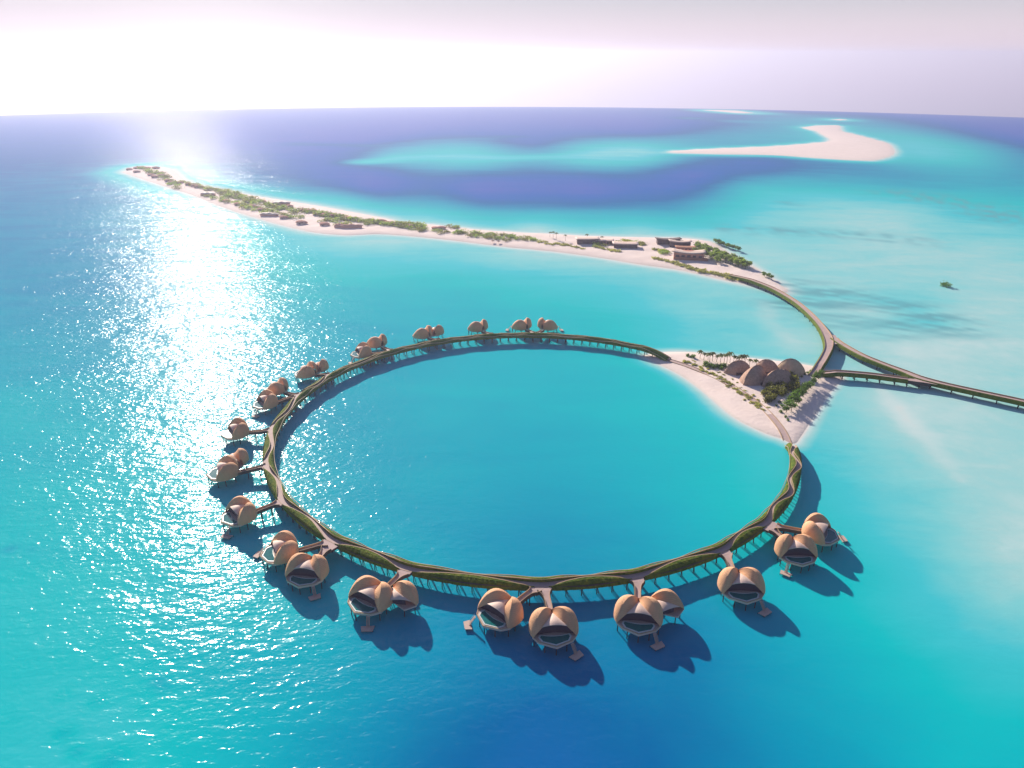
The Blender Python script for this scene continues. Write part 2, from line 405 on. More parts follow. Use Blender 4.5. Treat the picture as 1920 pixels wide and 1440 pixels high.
def build_sea():
    dh = math.sqrt(2*RE*CAMH)
    fine = np.linspace(rad(-52), rad(52), 640)
    coarse = np.linspace(rad(52), rad(308), 44)[1:-1]
    ang = np.r_[fine, coarse]
    dep = np.linspace(rad(74), math.asin(min(1, CAMH/dh))*1.0, 520)
    ds = []
    for a in dep:
        # distance where the line of that depression meets the curved sea
        b = -math.tan(a); q = b*b-4*CAMH/(2*RE)
        ds.append((-b-math.sqrt(q))/(2/(2*RE)) if q > 0 else dh)
    ds = np.unique(np.r_[1.0, 25.0, np.array(ds), dh*np.linspace(1.03, 1.5, 10)])
    D, A = np.meshgrid(ds, ang, indexing='ij')
    x = (D*np.sin(A)).ravel(); y = (D*np.cos(A)).ravel(); z = gz(x, y)
    na, nb = D.shape
    i, j = np.meshgrid(np.arange(na-1), np.arange(nb), indexing='ij'); j2 = (j+1) % nb
    faces = np.stack([i*nb+j, i*nb+j2, (i+1)*nb+j2, (i+1)*nb+j], -1).reshape(-1, 4)
    me = bpy.data.meshes.new('sea')
    me.vertices.add(len(x)); me.vertices.foreach_set('co', np.c_[x, y, z].ravel())
    me.loops.add(faces.size); me.loops.foreach_set('vertex_index', faces[:, ::-1].ravel())
    me.polygons.add(len(faces)); me.polygons.foreach_set('loop_start', np.arange(0, faces.size, 4)); me.polygons.foreach_set('loop_total', np.full(len(faces), 4))
    me.polygons.foreach_set('use_smooth', np.ones(len(faces), bool))
    me.update(calc_edges=True)
    C = np.array([np.r_[at(p[0], max(p[1], 200)), p[2]] for p in DEPTH])
    Ad = np.hypot(x, y); front = (np.abs(np.arctan2(x, y)) < rad(70)) & (Ad > 40)
    depth = np.full(len(x), 0.6)
    depth[front] = tps(lp(C[:, 0], C[:, 1]), C[:, 2], lp(x[front], y[front]), 3e-5)
    far = np.clip((Ad/dh-0.72)/0.3, 0, 1); depth = depth*(1-far)+0.92*far
    depth = np.clip(depth, 0.078, 1.0)
    # sunken sand bar running off from the bridge, and weedy streaks in the shallows
    bar = atn([(1645, 722), (1668, 752), (1700, 790), (1740, 830), (1775, 868), (1800, 900)])
    d, t = line_d(x, y, bar); w = 4+6*np.sin(PI*np.clip(t, 0, 1))**0.7
    depth -= 0.045*np.exp(-(d/w)**2)*(1-0.3*t)
    g = np.random.default_rng(3); streak = np.full(len(x), 0.55); weed = np.zeros(len(x))
    for i in range(26):
        a = g.normal(rad(80), 0.30); lam = math.exp(g.uniform(math.log(9), math.log(80))); k_ = 2*PI/lam
        streak += 0.17*np.sin((x*math.cos(a)+y*math.sin(a))*k_+g.uniform(0, 6.28)+1.5*np.sin(x*0.021*g.uniform(.5, 1.5)+i))
    for pts, wd, am in (([(1480, 572), (1560, 560), (1640, 562), (1720, 585), (1770, 605)], 24, .085), ([(1580, 600), (1660, 612), (1740, 606)], 26, .075), ([(1500, 540), (1545, 548)], 26, .10),
                        ([(1380, 430), (1480, 434), (1600, 440), (1720, 452)], 22, .085), ([(1465, 375), (1480, 385), (1510, 388)], 14, .04), ([(1700, 365), (1800, 380), (1900, 410)], 45, .09),
                        ([(1500, 700), (1530, 600), (1440, 580)], 12, -.01), ([(1436, 570), (1440, 600), (1460, 625), (1480, 640)], 9, -.05), ([(1650, 590), (1620, 580)], 16, -.05), ([(1750, 650), (1700, 655), (1770, 630)], 14, -.03),
                        ([(1700, 790), (1640, 740)], 10, -.01)):
        d, t = line_d(x, y, atn(pts)); e = np.exp(-(d/(wd*1.3))**2)
        if am > 0: weed += am*9*e*np.clip(streak, 0.0, 1.6); depth += am*0.25*e
        else: depth += am*e
    for pts, wd, tv, am in (([(690, 303), (760, 296), (850, 294), (950, 296), (1050, 294), (1150, 289), (1250, 285)], 58, .20, .85), ([(560, 270), (700, 273), (850, 264), (960, 256)], 60, .62, .6),
                            ([(1290, 222), (1400, 228), (1500, 232)], 90, .5, .6)):
        d, t = line_d(x, y, atn(pts)); e = am*np.exp(-(d/wd)**2); depth = depth*(1-e)+tv*e
    # dark coral heads in the near shallows
    for px, py, r, am in ((18, 1030, 3.5, .12), (120, 1375, 5, .09), (145, 1410, 4, .1), (205, 1428, 6, .1), (298, 1278, 3, .09), (182, 1318, 4, .06), (118, 1300, 3.5, .05), (310, 1290, 3, .05), (60, 1030, 2.5, .05), (270, 1330, 3, .04)):
        p = at(px, py); depth += am*np.exp(-((x-p[0])**2+(y-p[1])**2)/r**2)
    for poly, w1, s1 in ((TRI, 13., .42), (LONG, 26., .30), (BANK, 26., .36), (FAR1, 80., .35), (FAR2, 40., .3)):
        lo, hi = poly.min(0)-8*w1, poly.max(0)+8*w1
        s = (x > lo[0]) & (x < hi[0]) & (y > lo[1]) & (y < hi[1])
        if s.any():
            sdv = -poly_sd(x[s], y[s], poly)
            e = np.clip(sdv, 0, None)
            f = s1*(1-np.exp(-(e/w1)**1.25)); keep = np.clip(e/(w1*4), 0, 1)
            keep = keep*keep*(3-2*keep)
            depth[s] = np.minimum(depth[s], f*(1-keep)+np.maximum(f, depth[s])*keep)
    depth = np.clip(depth, 0.0, 1.0)
    calm = np.zeros(len(x))
    r = np.hypot(x-12, y-436)
    calm += 0.6/(1+np.exp((r-163)/3.))*np.clip((x+150)/170, 0, 1)
    calm += np.clip((0.34-depth)/0.25, 0, 1)*0.8
    calm = np.maximum(calm, np.clip((x+70)/130, 0, 1)*np.clip((470-y)/150, 0, 1)*0.75)
    calm = np.maximum(calm, 0.5*np.clip((330-y)/90, 0, 1))
    calm = np.clip(calm, 0, 1)
    for nm, val in (('depth', depth), ('calm', calm), ('weed', np.clip(weed, 0, 1))):
        a = me.attributes.new(nm, 'FLOAT', 'POINT'); a.data.foreach_set('value', val.astype(np.float32))
    me.materials.append(M['sea'])
    o = bpy.data.objects.new('sea', me); COL.objects.link(o)
    tag(o, 'turquoise and deep blue sea with sun glitter', 'sea', kind='structure')


build_sea()


def build_sand(name, poly, step, rise, top, label):
    lo, hi = poly.min(0)-3*step, poly.max(0)+3*step
    # grid laid along the longest direction of the island
    c = poly.mean(0); u = np.linalg.svd(poly-c)[2][0]; v = np.array([-u[1], u[0]])
    q = (poly-c) @ np.stack([u, v], 1); a0, b0 = q.min(0)-3*step; a1, b1 = q.max(0)+3*step
    A, B = np.meshgrid(np.arange(a0, a1, step), np.arange(b0, b1, step), indexing='ij')
    x = c[0]+A*u[0]+B*v[0]; y = c[1]+A*u[1]+B*v[1]
    s = poly_sd(x.ravel(), y.ravel(), poly).reshape(x.shape)
    z = np.where(s > 0, top*(1-np.exp(-s/rise)), s*top/rise)
    z += np.where(s > rise, 0.25*np.sin(x*0.13+1)*np.cos(y*0.17)*np.clip((s-rise)/rise, 0, 1), 0)
    z = np.clip(z, -1.5, None)
    keep = s > -2.2*step
    idx = -np.ones(x.shape, int); idx[keep] = np.arange(keep.sum())
    P = np.c_[x[keep], y[keep], (z+gz(x, y))[keep]]
    fs = []
    k = keep[:-1, :-1] & keep[1:, :-1] & keep[1:, 1:] & keep[:-1, 1:]
    for i, j in zip(*np.nonzero(k)): fs.append((idx[i, j], idx[i+1, j], idx[i+1, j+1], idx[i, j+1]))
    me = bpy.data.meshes.new(name); me.from_pydata(P.tolist(), [], fs)
    me.polygons.foreach_set('use_smooth', [True]*len(fs))
    a = me.attributes.new('wet', 'FLOAT', 'POINT'); a.data.foreach_set('value', np.clip(0.6-s[keep]/(rise*0.7), 0, 1).astype(np.float32))
    me.materials.append(M['sand']); me.update()
    o = bpy.data.objects.new(name, me); COL.objects.link(o)
    tag(o, label, 'island', kind='structure')
    return o


def sand_z(x, y, poly, rise, top):
    s = float(poly_sd(np.array([x]), np.array([y]), poly)[0])
    return (top*(1-math.exp(-s/rise)) if s > 0 else max(-1.5, s*top/rise)) + gz(x, y)


TRI_P = (TRI, 6.0, 1.8); LONG_P = (LONG, 9.0, 2.2)
build_sand('island', TRI, 1.2, 6.0, 1.8, 'triangular sandy island on the ring')
build_sand('island', LONG, 4.0, 9.0, 2.2, 'long narrow sand island with huts and scrub')
build_sand('sandbank', BANK, 10.0, 25.0, 2.5, 'bare white sandbank far out in the lagoon')
build_sand('sandbank', FAR1, 10.0, 25.0, 2.0, 'thin pale sandbank near the horizon')
build_sand('sandbank', FAR2, 8.0, 20.0, 2.0, 'tiny pale sandbank beyond the large one')
def tz(x, y): return sand_z(x, y, *TRI_P)
def lz(x, y): return sand_z(x, y, *LONG_P)

# ------------------------------------------------------------------ ring boardwalk
RC = np.array([11.985, 436.133]); RR = 165.0; ZP = 6.6; HW = 3.1
TH0, TH1 = rad(46), rad(351)
def theta(px, py, z=6.0):
    p = at(px, py, z)-RC; t = math.atan2(p[1], p[0])
    return t if t > rad(20) else t+2*PI
# junctions where spurs leave the ring
JPX = [(1003, 623), (920, 627), (820, 637), (730, 658), (615, 702), (556, 740), (507, 806), (497, 873), (525, 942), (615, 1020), (762, 1070), (1015, 1098), (1196, 1085), (1360, 1035), (1445, 985)]
JT = sorted(theta(*p) for p in JPX)
BUL = list(JT)
BUL = [rad(50), rad(68)] + BUL + [rad(327.5), rad(339), rad(350)]
BUL = sorted(BUL)
# long gaps between junctions carry one more bulge
ext = []
for a, b in zip(BUL[:-1], BUL[1:]):
    if b-a > rad(23): ext.append((a+b)/2)
BUL = sorted(BUL+ext)


def meander(t):
    for a, b in zip(BUL[:-1], BUL[1:]):
        if a <= t <= b: return math.cos(2*PI*(t-a)/(b-a))
    return 1.0


def ring_state(t):
    m = meander(t)
    so_ = 0.95+1.95*m; si = -1.55+1.45*m
    j = min(abs(t-q) for q in JT)*RR
    gap = 1.0-min(1.0, max(0.0, (j-3.0)/5.0)); gap = gap*gap*(3-2*gap)
    so_ = so_*(1-gap)+HW*gap
    zz = ZP
    e = min((t-TH0)*RR, (TH1-t)*RR)
    if e < 26: zz = 2.1+(ZP-2.1)*(1-(1-max(0, e)/26)**2)
    return so_, si, zz, gap


def rp(t, s, z):
    p = RC+(RR+s)*np.array([math.cos(t), math.sin(t)])
    return (p[0], p[1], z+gz(p[0], p[1]))


ring = empty('boardwalk', (0, 0, 0))
tag(ring, 'raised ring boardwalk with planted green banks standing on piles in the lagoon', 'boardwalk')
NS = 900
ts = np.linspace(TH0, TH1, NS)


def bank_profile(edge, side, z0):
    """cross-section from the path edge outward over the planted bank"""
    bw = abs(HW-edge) if side > 0 else abs(-HW-edge)
    crest = 0.35+(1.0 if side > 0 else 1.5)*min(1.0, bw/2.2)
    e = (HW+0.25)*side
    c = edge+side*min(0.45, bw*0.3)
    q = lambda f: c+(e-c)*f
    return [(edge, z0-0.02), (edge, z0+crest*0.92), (c, z0+crest), (q(.35), z0+crest*0.88), (q(.68), z0+crest*0.45), (q(.90), z0-0.7), (e, z0-2.2)]


deck = MB(); under = []
top = []
for t in ts:
    so_, si, zz, gap = ring_state(t)
    top.append([rp(t, max(-HW, si-0.15), zz), rp(t, (si+so_)/2, zz+0.02), rp(t, min(HW, so_+0.15), zz)])
deck.grid(top, 0)
deck.grid([[rp(t, -HW+.1, ring_state(t)[2]-1.7), rp(t, -HW, ring_state(t)[2]-0.3)] for t in ts], 1)
deck.grid([[rp(t, HW, ring_state(t)[2]-0.01), rp(t, HW-.1, ring_state(t)[2]-1.7)] for t in ts], 1)
deck.grid([[rp(t, HW-.1, ring_state(t)[2]-1.7), rp(t, -HW+.1, ring_state(t)[2]-1.7)] for t in ts], 1)
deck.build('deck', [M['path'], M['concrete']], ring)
# banks: outside ones lie between two bulges, inside ones around each bulge
def bank_part(a, b, side):
    rows = []
    n = max(8, int((b-a)*RR/0.8))
    for i in range(n+1):
        t = a+(b-a)*i/n
        so_, si, zz, gap = ring_state(t)
        edge = so_ if side > 0 else si
        pr = bank_profile(edge, side, zz)
        jit = rng.normal(0, 0.07, len(pr)); jit[:3] = 0
        rows.append([rp(t, s, z+jj) for (s, z), jj in zip(pr, jit)])
    mb = MB(); R_ = np.array(rows)
    if side < 0: R_ = R_[:, ::-1]
    mb.grid(R_, 0)
    return mb.build('planter', M['bank'], ring, smooth=False)


for a, b in zip(BUL[:-1], BUL[1:]):
    ga = 3.2/RR if any(abs(a-j) < 1e-6 for j in JT) else 0.3/RR
    gb = 3.2/RR if any(abs(b-j) < 1e-6 for j in JT) else 0.3/RR
    bank_part(a+ga, b-gb, 1)
mids = [TH0+0.002]+[(a+b)/2 for a, b in zip(BUL[:-1], BUL[1:])]+[TH1-0.002]
for a, b in zip(mids[:-1], mids[1:]):
    if b-a > 0.01: bank_part(a+0.0005, b-0.0005, -1)
# pale coping strips along both path edges and thin outer kerbs
cop = MB()
for side in (1, -1):
    rows = []
    for t in ts:
        so_, si, zz, gap = ring_state(t)
        edge = so_ if side > 0 else si
        pr = bank_profile(edge, side, zz)
        zc = pr[1][1]+0.14*(1-gap); 
        if side > 0 and gap > 0: zc = zc*(1-gap)+(zz+0.03)*gap
        rows.append([rp(t, edge-side*0.12, zc-0.4*(1-gap)), rp(t, edge-side*0.12, zc), rp(t, edge+side*0.2, zc), rp(t, edge+side*0.2, zc-0.4*(1-gap))])
    R_ = np.array(rows)
    if side > 0: R_ = R_[:, ::-1]
    cop.grid(R_, 0)
cop.build('coping', M['coping'], ring)
kerb = MB()
rows = []
for t in ts:
    zz = ring_state(t)[2]
    m_ = 0.5+0.5*meander(t); zk = zz+0.1+0.9*(4*m_*(1-m_)); rows.append([rp(t, -HW-0.62, zk-0.45), rp(t, -HW-0.62, zk), rp(t, -HW-0.36, zk), rp(t, -HW-0.36, zk-0.45)])
kerb.grid(np.array(rows), 0)
kerb.build('kerb', M['coping'], ring)
# piles
pier_pts = []
npier = int((TH1-TH0-rad(8))*RR/7.0)
for i in range(npier):
    t = TH0+rad(5)+(TH1-TH0-rad(8))*i/(npier-1)
    pier_pts.append((t, ring_state(t)[2]))


def pier_mesh(zt, mb=None, fr=None):
    mb = mb or MB()
    f = fr or (lambda s, l, z: (l, s, z))
    for s in (-2.0, 2.0):
        mb.tube(f(s*1.1, 0, -2.0), f(s, 0, zt-1.68), 0.24, 0.24, 6)
        mb.tube(f(s*0.9, 1.3, -2.0), f(s, 0.1, zt-1.68), 0.16, 0.16, 5)
    mb.tube(f(-2.6, 0, zt-1.95), f(2.6, 0, zt-1.95), 0.25, 0.25, 5)
    return mb


pier_pts.sort(key=lambda q: RR*math.sin(q[0]))              # nearest first
stuff = MB()
for i, (t, zt) in enumerate(pier_pts):
    def fr(s, l, z, t=t):
        p = RC+(RR+s)*np.array([math.cos(t), math.sin(t)])+l*np.array([-math.sin(t), math.cos(t)])
        return (p[0], p[1], z+gz(p[0], p[1]))
    if i < 98: pier_mesh(zt, None, fr).build('pier', M['stilt'], ring)
    else: pier_mesh(zt, stuff, fr)
if stuff.v: tag(stuff.build('pier_row', M['stilt'], ring), kind='stuff')


def ribbon(pl, widths, z, parent, name, wall=0.9, bank=0.5, mats=None, ends=(0, 0), zs=None, drop=0.9):
    """walkway along a polyline: floor, slab, two parapets with an outside slope"""
    pl = np.asarray(pl); n = len(pl)
    tg = np.gradient(pl, axis=0); tg /= np.linalg.norm(tg, axis=1)[:, None]; nm = np.c_[-tg[:, 1], tg[:, 0]]
    mb = MB()
    zz = np.full(n, z) if zs is None else np.asarray(zs)
    zz = zz+gz(pl[:, 0], pl[:, 1])
    w = np.asarray(widths)
    def pt(i, s, dz): return (pl[i, 0]+nm[i, 0]*s, pl[i, 1]+nm[i, 1]*s, zz[i]+dz)
    mb.grid([[pt(i, w[i], 0), pt(i, -w[i], 0)] for i in range(n)], 0)
    mb.grid([[pt(i, -w[i]-bank, -drop), pt(i, w[i]+bank, -drop)] for i in range(n)], 2)
    i0, i1 = ends[0], n-ends[1]
    for side in (1, -1):
        rows = [[pt(i, side*w[i], -0.02), pt(i, side*w[i], wall), pt(i, side*(w[i]+0.22), wall)] for i in range(i0, i1)]
        rows2 = [[pt(i, side*(w[i]+0.22), wall), pt(i, side*(w[i]+bank*0.7), wall*0.35), pt(i, side*(w[i]+bank), -drop)] for i in range(i0, i1)]
        a, b = np.array(rows), np.array(rows2)
        if side < 0: a = a[:, ::-1]; b = b[:, ::-1]
        mb.grid(a, 1); mb.grid(b, 3)
        for jj in (range(0, i0+1), range(i1-1, n)):
            if len(jj) > 1:
                c = np.array([[pt(i, side*w[i], 0), pt(i, side*(w[i]+bank), -drop)] for i in jj])
                if side < 0: c = c[:, ::-1]
                mb.grid(c, 2)
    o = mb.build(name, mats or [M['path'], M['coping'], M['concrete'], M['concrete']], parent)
    return o, pl, zz


SPURS = [  # from the ring edge to the back of each villa, photo pixels at deck height
    [(1007, 625), (1012, 621), (1018, 616)], [(1001, 625), (994, 620), (987, 616)], [(921, 627), (912, 623), (905, 619)],
    [(821, 637), (812, 635), (804, 631)], [(731, 657), (725, 653), (716, 648)], [(728, 660), (712, 661), (694, 661)],
    [(615, 702), (604, 701), (590, 701)], [(556, 740), (548, 738), (534, 733)], [(553, 744), (538, 746), (517, 752)],
    [(506, 806), (490, 807), (464, 807)], [(497, 874), (480, 876), (445, 882)], [(524, 942), (502, 948), (474, 957)],
    [(612, 1018), (590, 1022), (556, 1029)], [(614, 1026), (600, 1042), (587, 1057)], [(758, 1072), (738, 1088), (716, 1106)],
    [(1006, 1104), (985, 1115), (959, 1134)], [(1020, 1104), (1028, 1128), (1034, 1157)], [(1196, 1088), (1196, 1108), (1196, 1136)],
    [(1361, 1037), (1370, 1057), (1382, 1082)], [(1446, 990), (1464, 1004), (1483, 1020)], [(1452, 986), (1478, 989), (1508, 992)]]
ZV = 5.0


def spur(k, pxs):
    p = catmull(atn(pxs, ZP), 8)
    j = RC+(p[0]-RC)/np.linalg.norm(p[0]-RC)*(RR+HW-0.4)
    p[0] = j
    n = len(p); f = np.linspace(0, 1, n)
    w = 1.15+2.3*np.exp(-(f/0.16)**1.6)
    zs = ZP-0.05-(ZP-ZV-0.1)*f
    o, pl, zz = ribbon(p, w, ZP, ring, 'spur_walkway', 0.85, 0.5, ends=(1, 0), zs=zs)
    mb = MB()
    for q in (0.38, 0.75):
        i = int(q*(n-1)); tgt = pl[i+1]-pl[i-1]; tgt /= np.linalg.norm(tgt); nn = np.array([-tgt[1], tgt[0]])
        for s in (-0.9, 0.9):
            c = pl[i]+nn*s; mb.tube((c[0], c[1], -2), (c[0], c[1], zz[i]-0.85), 0.24, None, 6)
    mb.build('spur_pile', M['stilt'], o)


for k, s in enumerate(SPURS): spur(k, s)

# ------------------------------------------------------------------ overwater villas
LL = 16.5; LA = rad(37)


def lobe_pts(ang, L, H, wo, wi, side, origin=(0, 0), nu=26, nv=9):
    """shell lobe: ridge along a spoke, round outer flank, hollow inner flank; returns outer+inner grids and the valley line"""
    d = np.array([math.sin(ang), math.cos(ang)])            # ang from +y toward +x
    n = np.array([d[1], -d[0]])*side                          # outward normal
    rows = []; valley = []
    for i in range(nu+1):
        t = i/nu; c = np.array(origin)+d*t*L
        b = math.sin(PI*min(1, max(0, t)))
        o_ = wo*(math.sin(PI*(0.06+0.94*t)) ** 0.62 if t < 1 else 0)
        in_ = wi*b**0.8
        h = H*max(0, math.sin(PI*(0.13+0.87*t)))**0.72
        rid = n*(0.9*b)                                       # ridge bows outward
        row = []
        for j in range(nv+1):
            a = (1-j/nv)*PI/2
            row.append((*(c+rid+n*o_*math.sin(a)**0.95), 0.1+h*math.cos(a)**0.72))
        zc = h*0.60
        for j in range(1, nv//2+2):
            s = j/(nv//2+1)
            row.append((*(c+rid*(1-s)-n*in_*s), 0.1+zc+(h-zc)*(1-s)**1.5))
        rows.append(row); valley.append(np.array([*(c-n*in_), 0.1+zc]))
    return np.array(rows), np.array(valley)


def roof_obj(mb, name, mat, root, th=0.28):
    o = mb.build(name, mat, root, smooth=True)
    md = o.modifiers.new('thickness', 'SOLIDIFY'); md.thickness = th; md.offset = -1
    es = o.modifiers.new('edges', 'EDGE_SPLIT'); es.split_angle = rad(50)
    return o


def canopy_grid(va, vb, t1, arch, nu=18, nv=12, t0=0.03):
    n = len(va)-1; rows = []
    for i in range(nu+1):
        t = t0+(t1-t0)*i/nu; f = t*n; k = min(n-1, int(f)); q = f-k
        A = va[k]*(1-q)+va[k+1]*q; B = vb[k]*(1-q)+vb[k+1]*q
        row = []
        for j in range(nv+1):
            s = j/nv; p = A*(1-s)+B*s; bow = 4*s*(1-s)
            p = p.copy(); p[2] += arch*bow*(t/t1)**1.5
            fwd = (A+B)/2; fwd = fwd[:2]/max(1e-6, np.linalg.norm(fwd[:2])) if t > 0.05 else np.array([0, 0])
            p[:2] += fwd*0.9*bow*(t/t1)**2
            row.append(p)
        rows.append(row)
    return np.array(rows)


def glass_wall(va, vb, t1, arch, zf):
    g = canopy_grid(va, vb, t1, arch)
    r = g[-1].copy(); bot = r.copy(); bot[:, 2] = zf
    r[:, 2] -= 0.15
    return np.array([bot, r])


DECK_POLY = [(-2.4, -1.2), (2.4, -1.2), (7.0, 0.9), (9.8, 5.6), (10.3, 12.2), (7.8, 15.9), (0, 19.6), (-7.8, 15.9), (-10.3, 12.2), (-9.8, 5.6), (-7.0, 0.9)]


def make_villa(third=0, dock=0, dockpos=(9.0, 20.6), seed=0):
    root = empty('overwater_villa', (0, 0, 0))
    z0 = ZV
    # platform with pale fascia, stilts below
    d = MB(); d.prism(DECK_POLY, z0-0.9, z0, 0, 1)
    n = len(DECK_POLY)
    inn = [(x*0.965, (y-9)*0.965+9) for x, y in DECK_POLY]
    fr = [(x, y, z0+0.004) for x, y in DECK_POLY]+[(x, y, z0+0.22) for x, y in DECK_POLY]+[(x, y, z0+0.22) for x, y in inn]+[(x, y, z0+0.004) for x, y in inn]
    for i in range(2, n-1):
        j = (i+1) % n
        d.add([fr[i], fr[j], fr[n+j], fr[n+i], fr[2*n+j], fr[2*n+i], fr[3*n+j], fr[3*n+i]], [(0, 1, 2, 3), (3, 2, 4, 5), (5, 4, 6, 7)], 2)
    d.build('deck', [M['deck'], M['canopy'], M['coping']], root)
    # pool: curved back edge, pointed front
    arc = [(-7.6+15.2*i/14, 12.2+1.5*math.sin(PI*i/14)) for i in range(15)]
    arc = [(x*0.92, 11.4+1.1*math.sin(PI*i/14)) for i, (x, y) in enumerate(arc)]
    outl = arc+[(7.6, 13.0), (6.3, 15.9), (0, 18.6), (-6.3, 15.9), (-7.6, 13.0)]
    cx, cy = 0, 14.4
    inl = [((x-cx)*0.90+cx, (y-cy)*0.86+cy) for x, y in outl]
    rim = MB(); m = len(outl)
    V = [(x, y, z0+0.003) for x, y in outl]+[(x, y, z0+0.28) for x, y in outl]+[(x, y, z0+0.28) for x, y in inl]+[(x, y, z0+0.05) for x, y in inl]
    fs = []
    for i in range(m):
        j = (i+1) % m; fs += [(i, j, m+j, m+i)[::-1], (m+i, m+j, 2*m+j, 2*m+i)[::-1], (2*m+i, 2*m+j, 3*m+j, 3*m+i)[::-1]]
    rim.add(V, fs)
    ro = rim.build('pool', M['rim'], root)
    pw = MB(); pw.add([(x, y, z0+0.12) for x, y in inl], [tuple(range(m))])
    me = pw.build('pool_water', M['pool'], ro)
    if me.data.polygons[0].normal.z < 0: me.data.flip_normals()
    # roof lobes
    lobes = []
    for side in (-1, 1):
        g, v = lobe_pts(side*LA, LL, 8.0, 5.6, 2.7, side)
        g[:, :, 2] += z0; v[:, 2] += z0
        mb = MB(); mb.grid(g if side < 0 else g[:, ::-1]); roof_obj(mb, 'roof_shell', M['roof'], root); lobes.append(v)
    mb = MB(); mb.grid(canopy_grid(lobes[0], lobes[1], 0.74, 1.6)[:, ::-1]); roof_obj(mb, 'roof_canopy', M['canopy'], root, 0.3)
    top = []; bot = []
    for i in range(25):
        x = -9.2+18.4*i/24; ax_ = abs(x); y = 10.3+1.2*(ax_/9.2)**2
        z = 3.55+1.5*(1-(ax_/5.7)**2) if ax_ < 5.7 else 3.55-2.9*(ax_-5.7)/3.5
        top.append((x, y, z0+z)); bot.append((x, y, z0))
    mb = MB(); mb.grid([bot, top]); mb.build('glass_wall', M['glass'], root)  # sheet set forward and wide, its colour standing for the mouth's shade
    pts = [(-9.2, 7.5), (-9.4, 12.3), (-5, 16.6), (0, 18.6), (5, 16.6), (9.4, 12.3), (9.2, 7.5), (-5.5, 1.5), (5.5, 1.5), (0, 9)]
    if third:
        a = third*rad(84); org = (third*6.0, -1.9)
        g, v = lobe_pts(a, 16.0, 7.8, 5.6, 3.0, third, org)
        g[:, :, 2] += z0; v[:, 2] += z0
        mb = MB(); mb.grid(g if third < 0 else g[:, ::-1]); roof_obj(mb, 'roof_shell', M['roof'], root)
        # the second canopy hangs between this lobe and the outer flank of its neighbour
        dd = np.array([math.sin(third*LA), math.cos(third*LA)]); nn = np.array([dd[1], -dd[0]])*third
        va = np.array([[*(dd*t*LL*0.80+nn*(1.4+2.6*math.sin(PI*min(1, t*.95)))+np.array(org)*(1-t)*.7), z0+0.1+0.58*7.2*max(0, math.sin(PI*(0.13+0.80*t)))**0.72] for t in np.linspace(0, 1, 27)])
        cg = canopy_grid(va, v, 0.86, 1.2)
        mb = MB(); mb.grid(cg if third > 0 else cg[:, ::-1]); roof_obj(mb, 'roof_canopy', M['canopy'], root, 0.3)
        gw = glass_wall(va, v, 0.70, 0.9, z0); mb = MB(); mb.grid(gw); mb.build('glass_wall', M['glass'], root)
        w = MB()
        w.prism([(third*2.6, -1.4), (third*9.5, -6.0), (third*18.0, -5.4), (third*21.6, -0.6), (third*18.6, 5.0), (third*9.7, 3.4)][::(1 if third > 0 else -1)], z0-0.8, z0-0.02, 0, 1)
        w.build('side_deck', [M['deck'], M['canopy']], root)
        pts += [(third*17.2, -4.6), (third*20.2, -0.7), (third*17.6, 4.0), (third*9.6, -5.0)]
    for x, y in pts:
        mb = MB(); mb.tube((x, y, -2.2), (x, y, z0-0.88), 0.26, None, 7); mb.build('stilt', M['stilt'], root)
    if dock:
        x, y = dockpos[0]*dock, dockpos[1]
        ang = math.atan2(x, y-8)
        mb = MB(); ca, sa = math.cos(-ang), math.sin(-ang)
        P = [(-3.2, -1.6), (3.2, -1.6), (2.6, 1.7), (-2.6, 1.7)]
        P = [(x+a*ca-b*sa, y+a*sa+b*ca) for a, b in P]
        mb.prism(P, 0.75, 1.15, 0)
        for q in P: mb.tube((q[0]*0.98, q[1]*0.98, -2), (q[0]*0.98, q[1]*0.98, 0.76), 0.15, None, 5, 1)
        dk = mb.build('swim_dock', [M['deck'], M['stilt']], root)
        st = MB()                                             # stairs from deck edge down to the dock
        s0 = np.array([x*0.80, y-(y-8)*0.24, z0-0.3]); s1 = np.array([x*0.97, y-(y-8)*0.06, 1.2]); nst = 9
        for i in range(nst):
            c = s0+(s1-s0)*i/(nst-1); st.box((c[0], c[1], c[2]), (1.5, 0.55, 0.14), 0, -ang)
        for off in (-0.75, 0.75):
            ox, oy = off*ca, off*sa
            st.tube((s0[0]+ox, s0[1]+oy, s0[2]), (s1[0]+ox, s1[1]+oy, s1[2]), 0.09, None, 5)
            st.tube((s0[0]+ox, s0[1]+oy, s0[2]+1.0), (s1[0]+ox, s1[1]+oy, s1[2]+1.0), 0.06, None, 5)
        st.build('stair', M['deck'], dk)
    return root


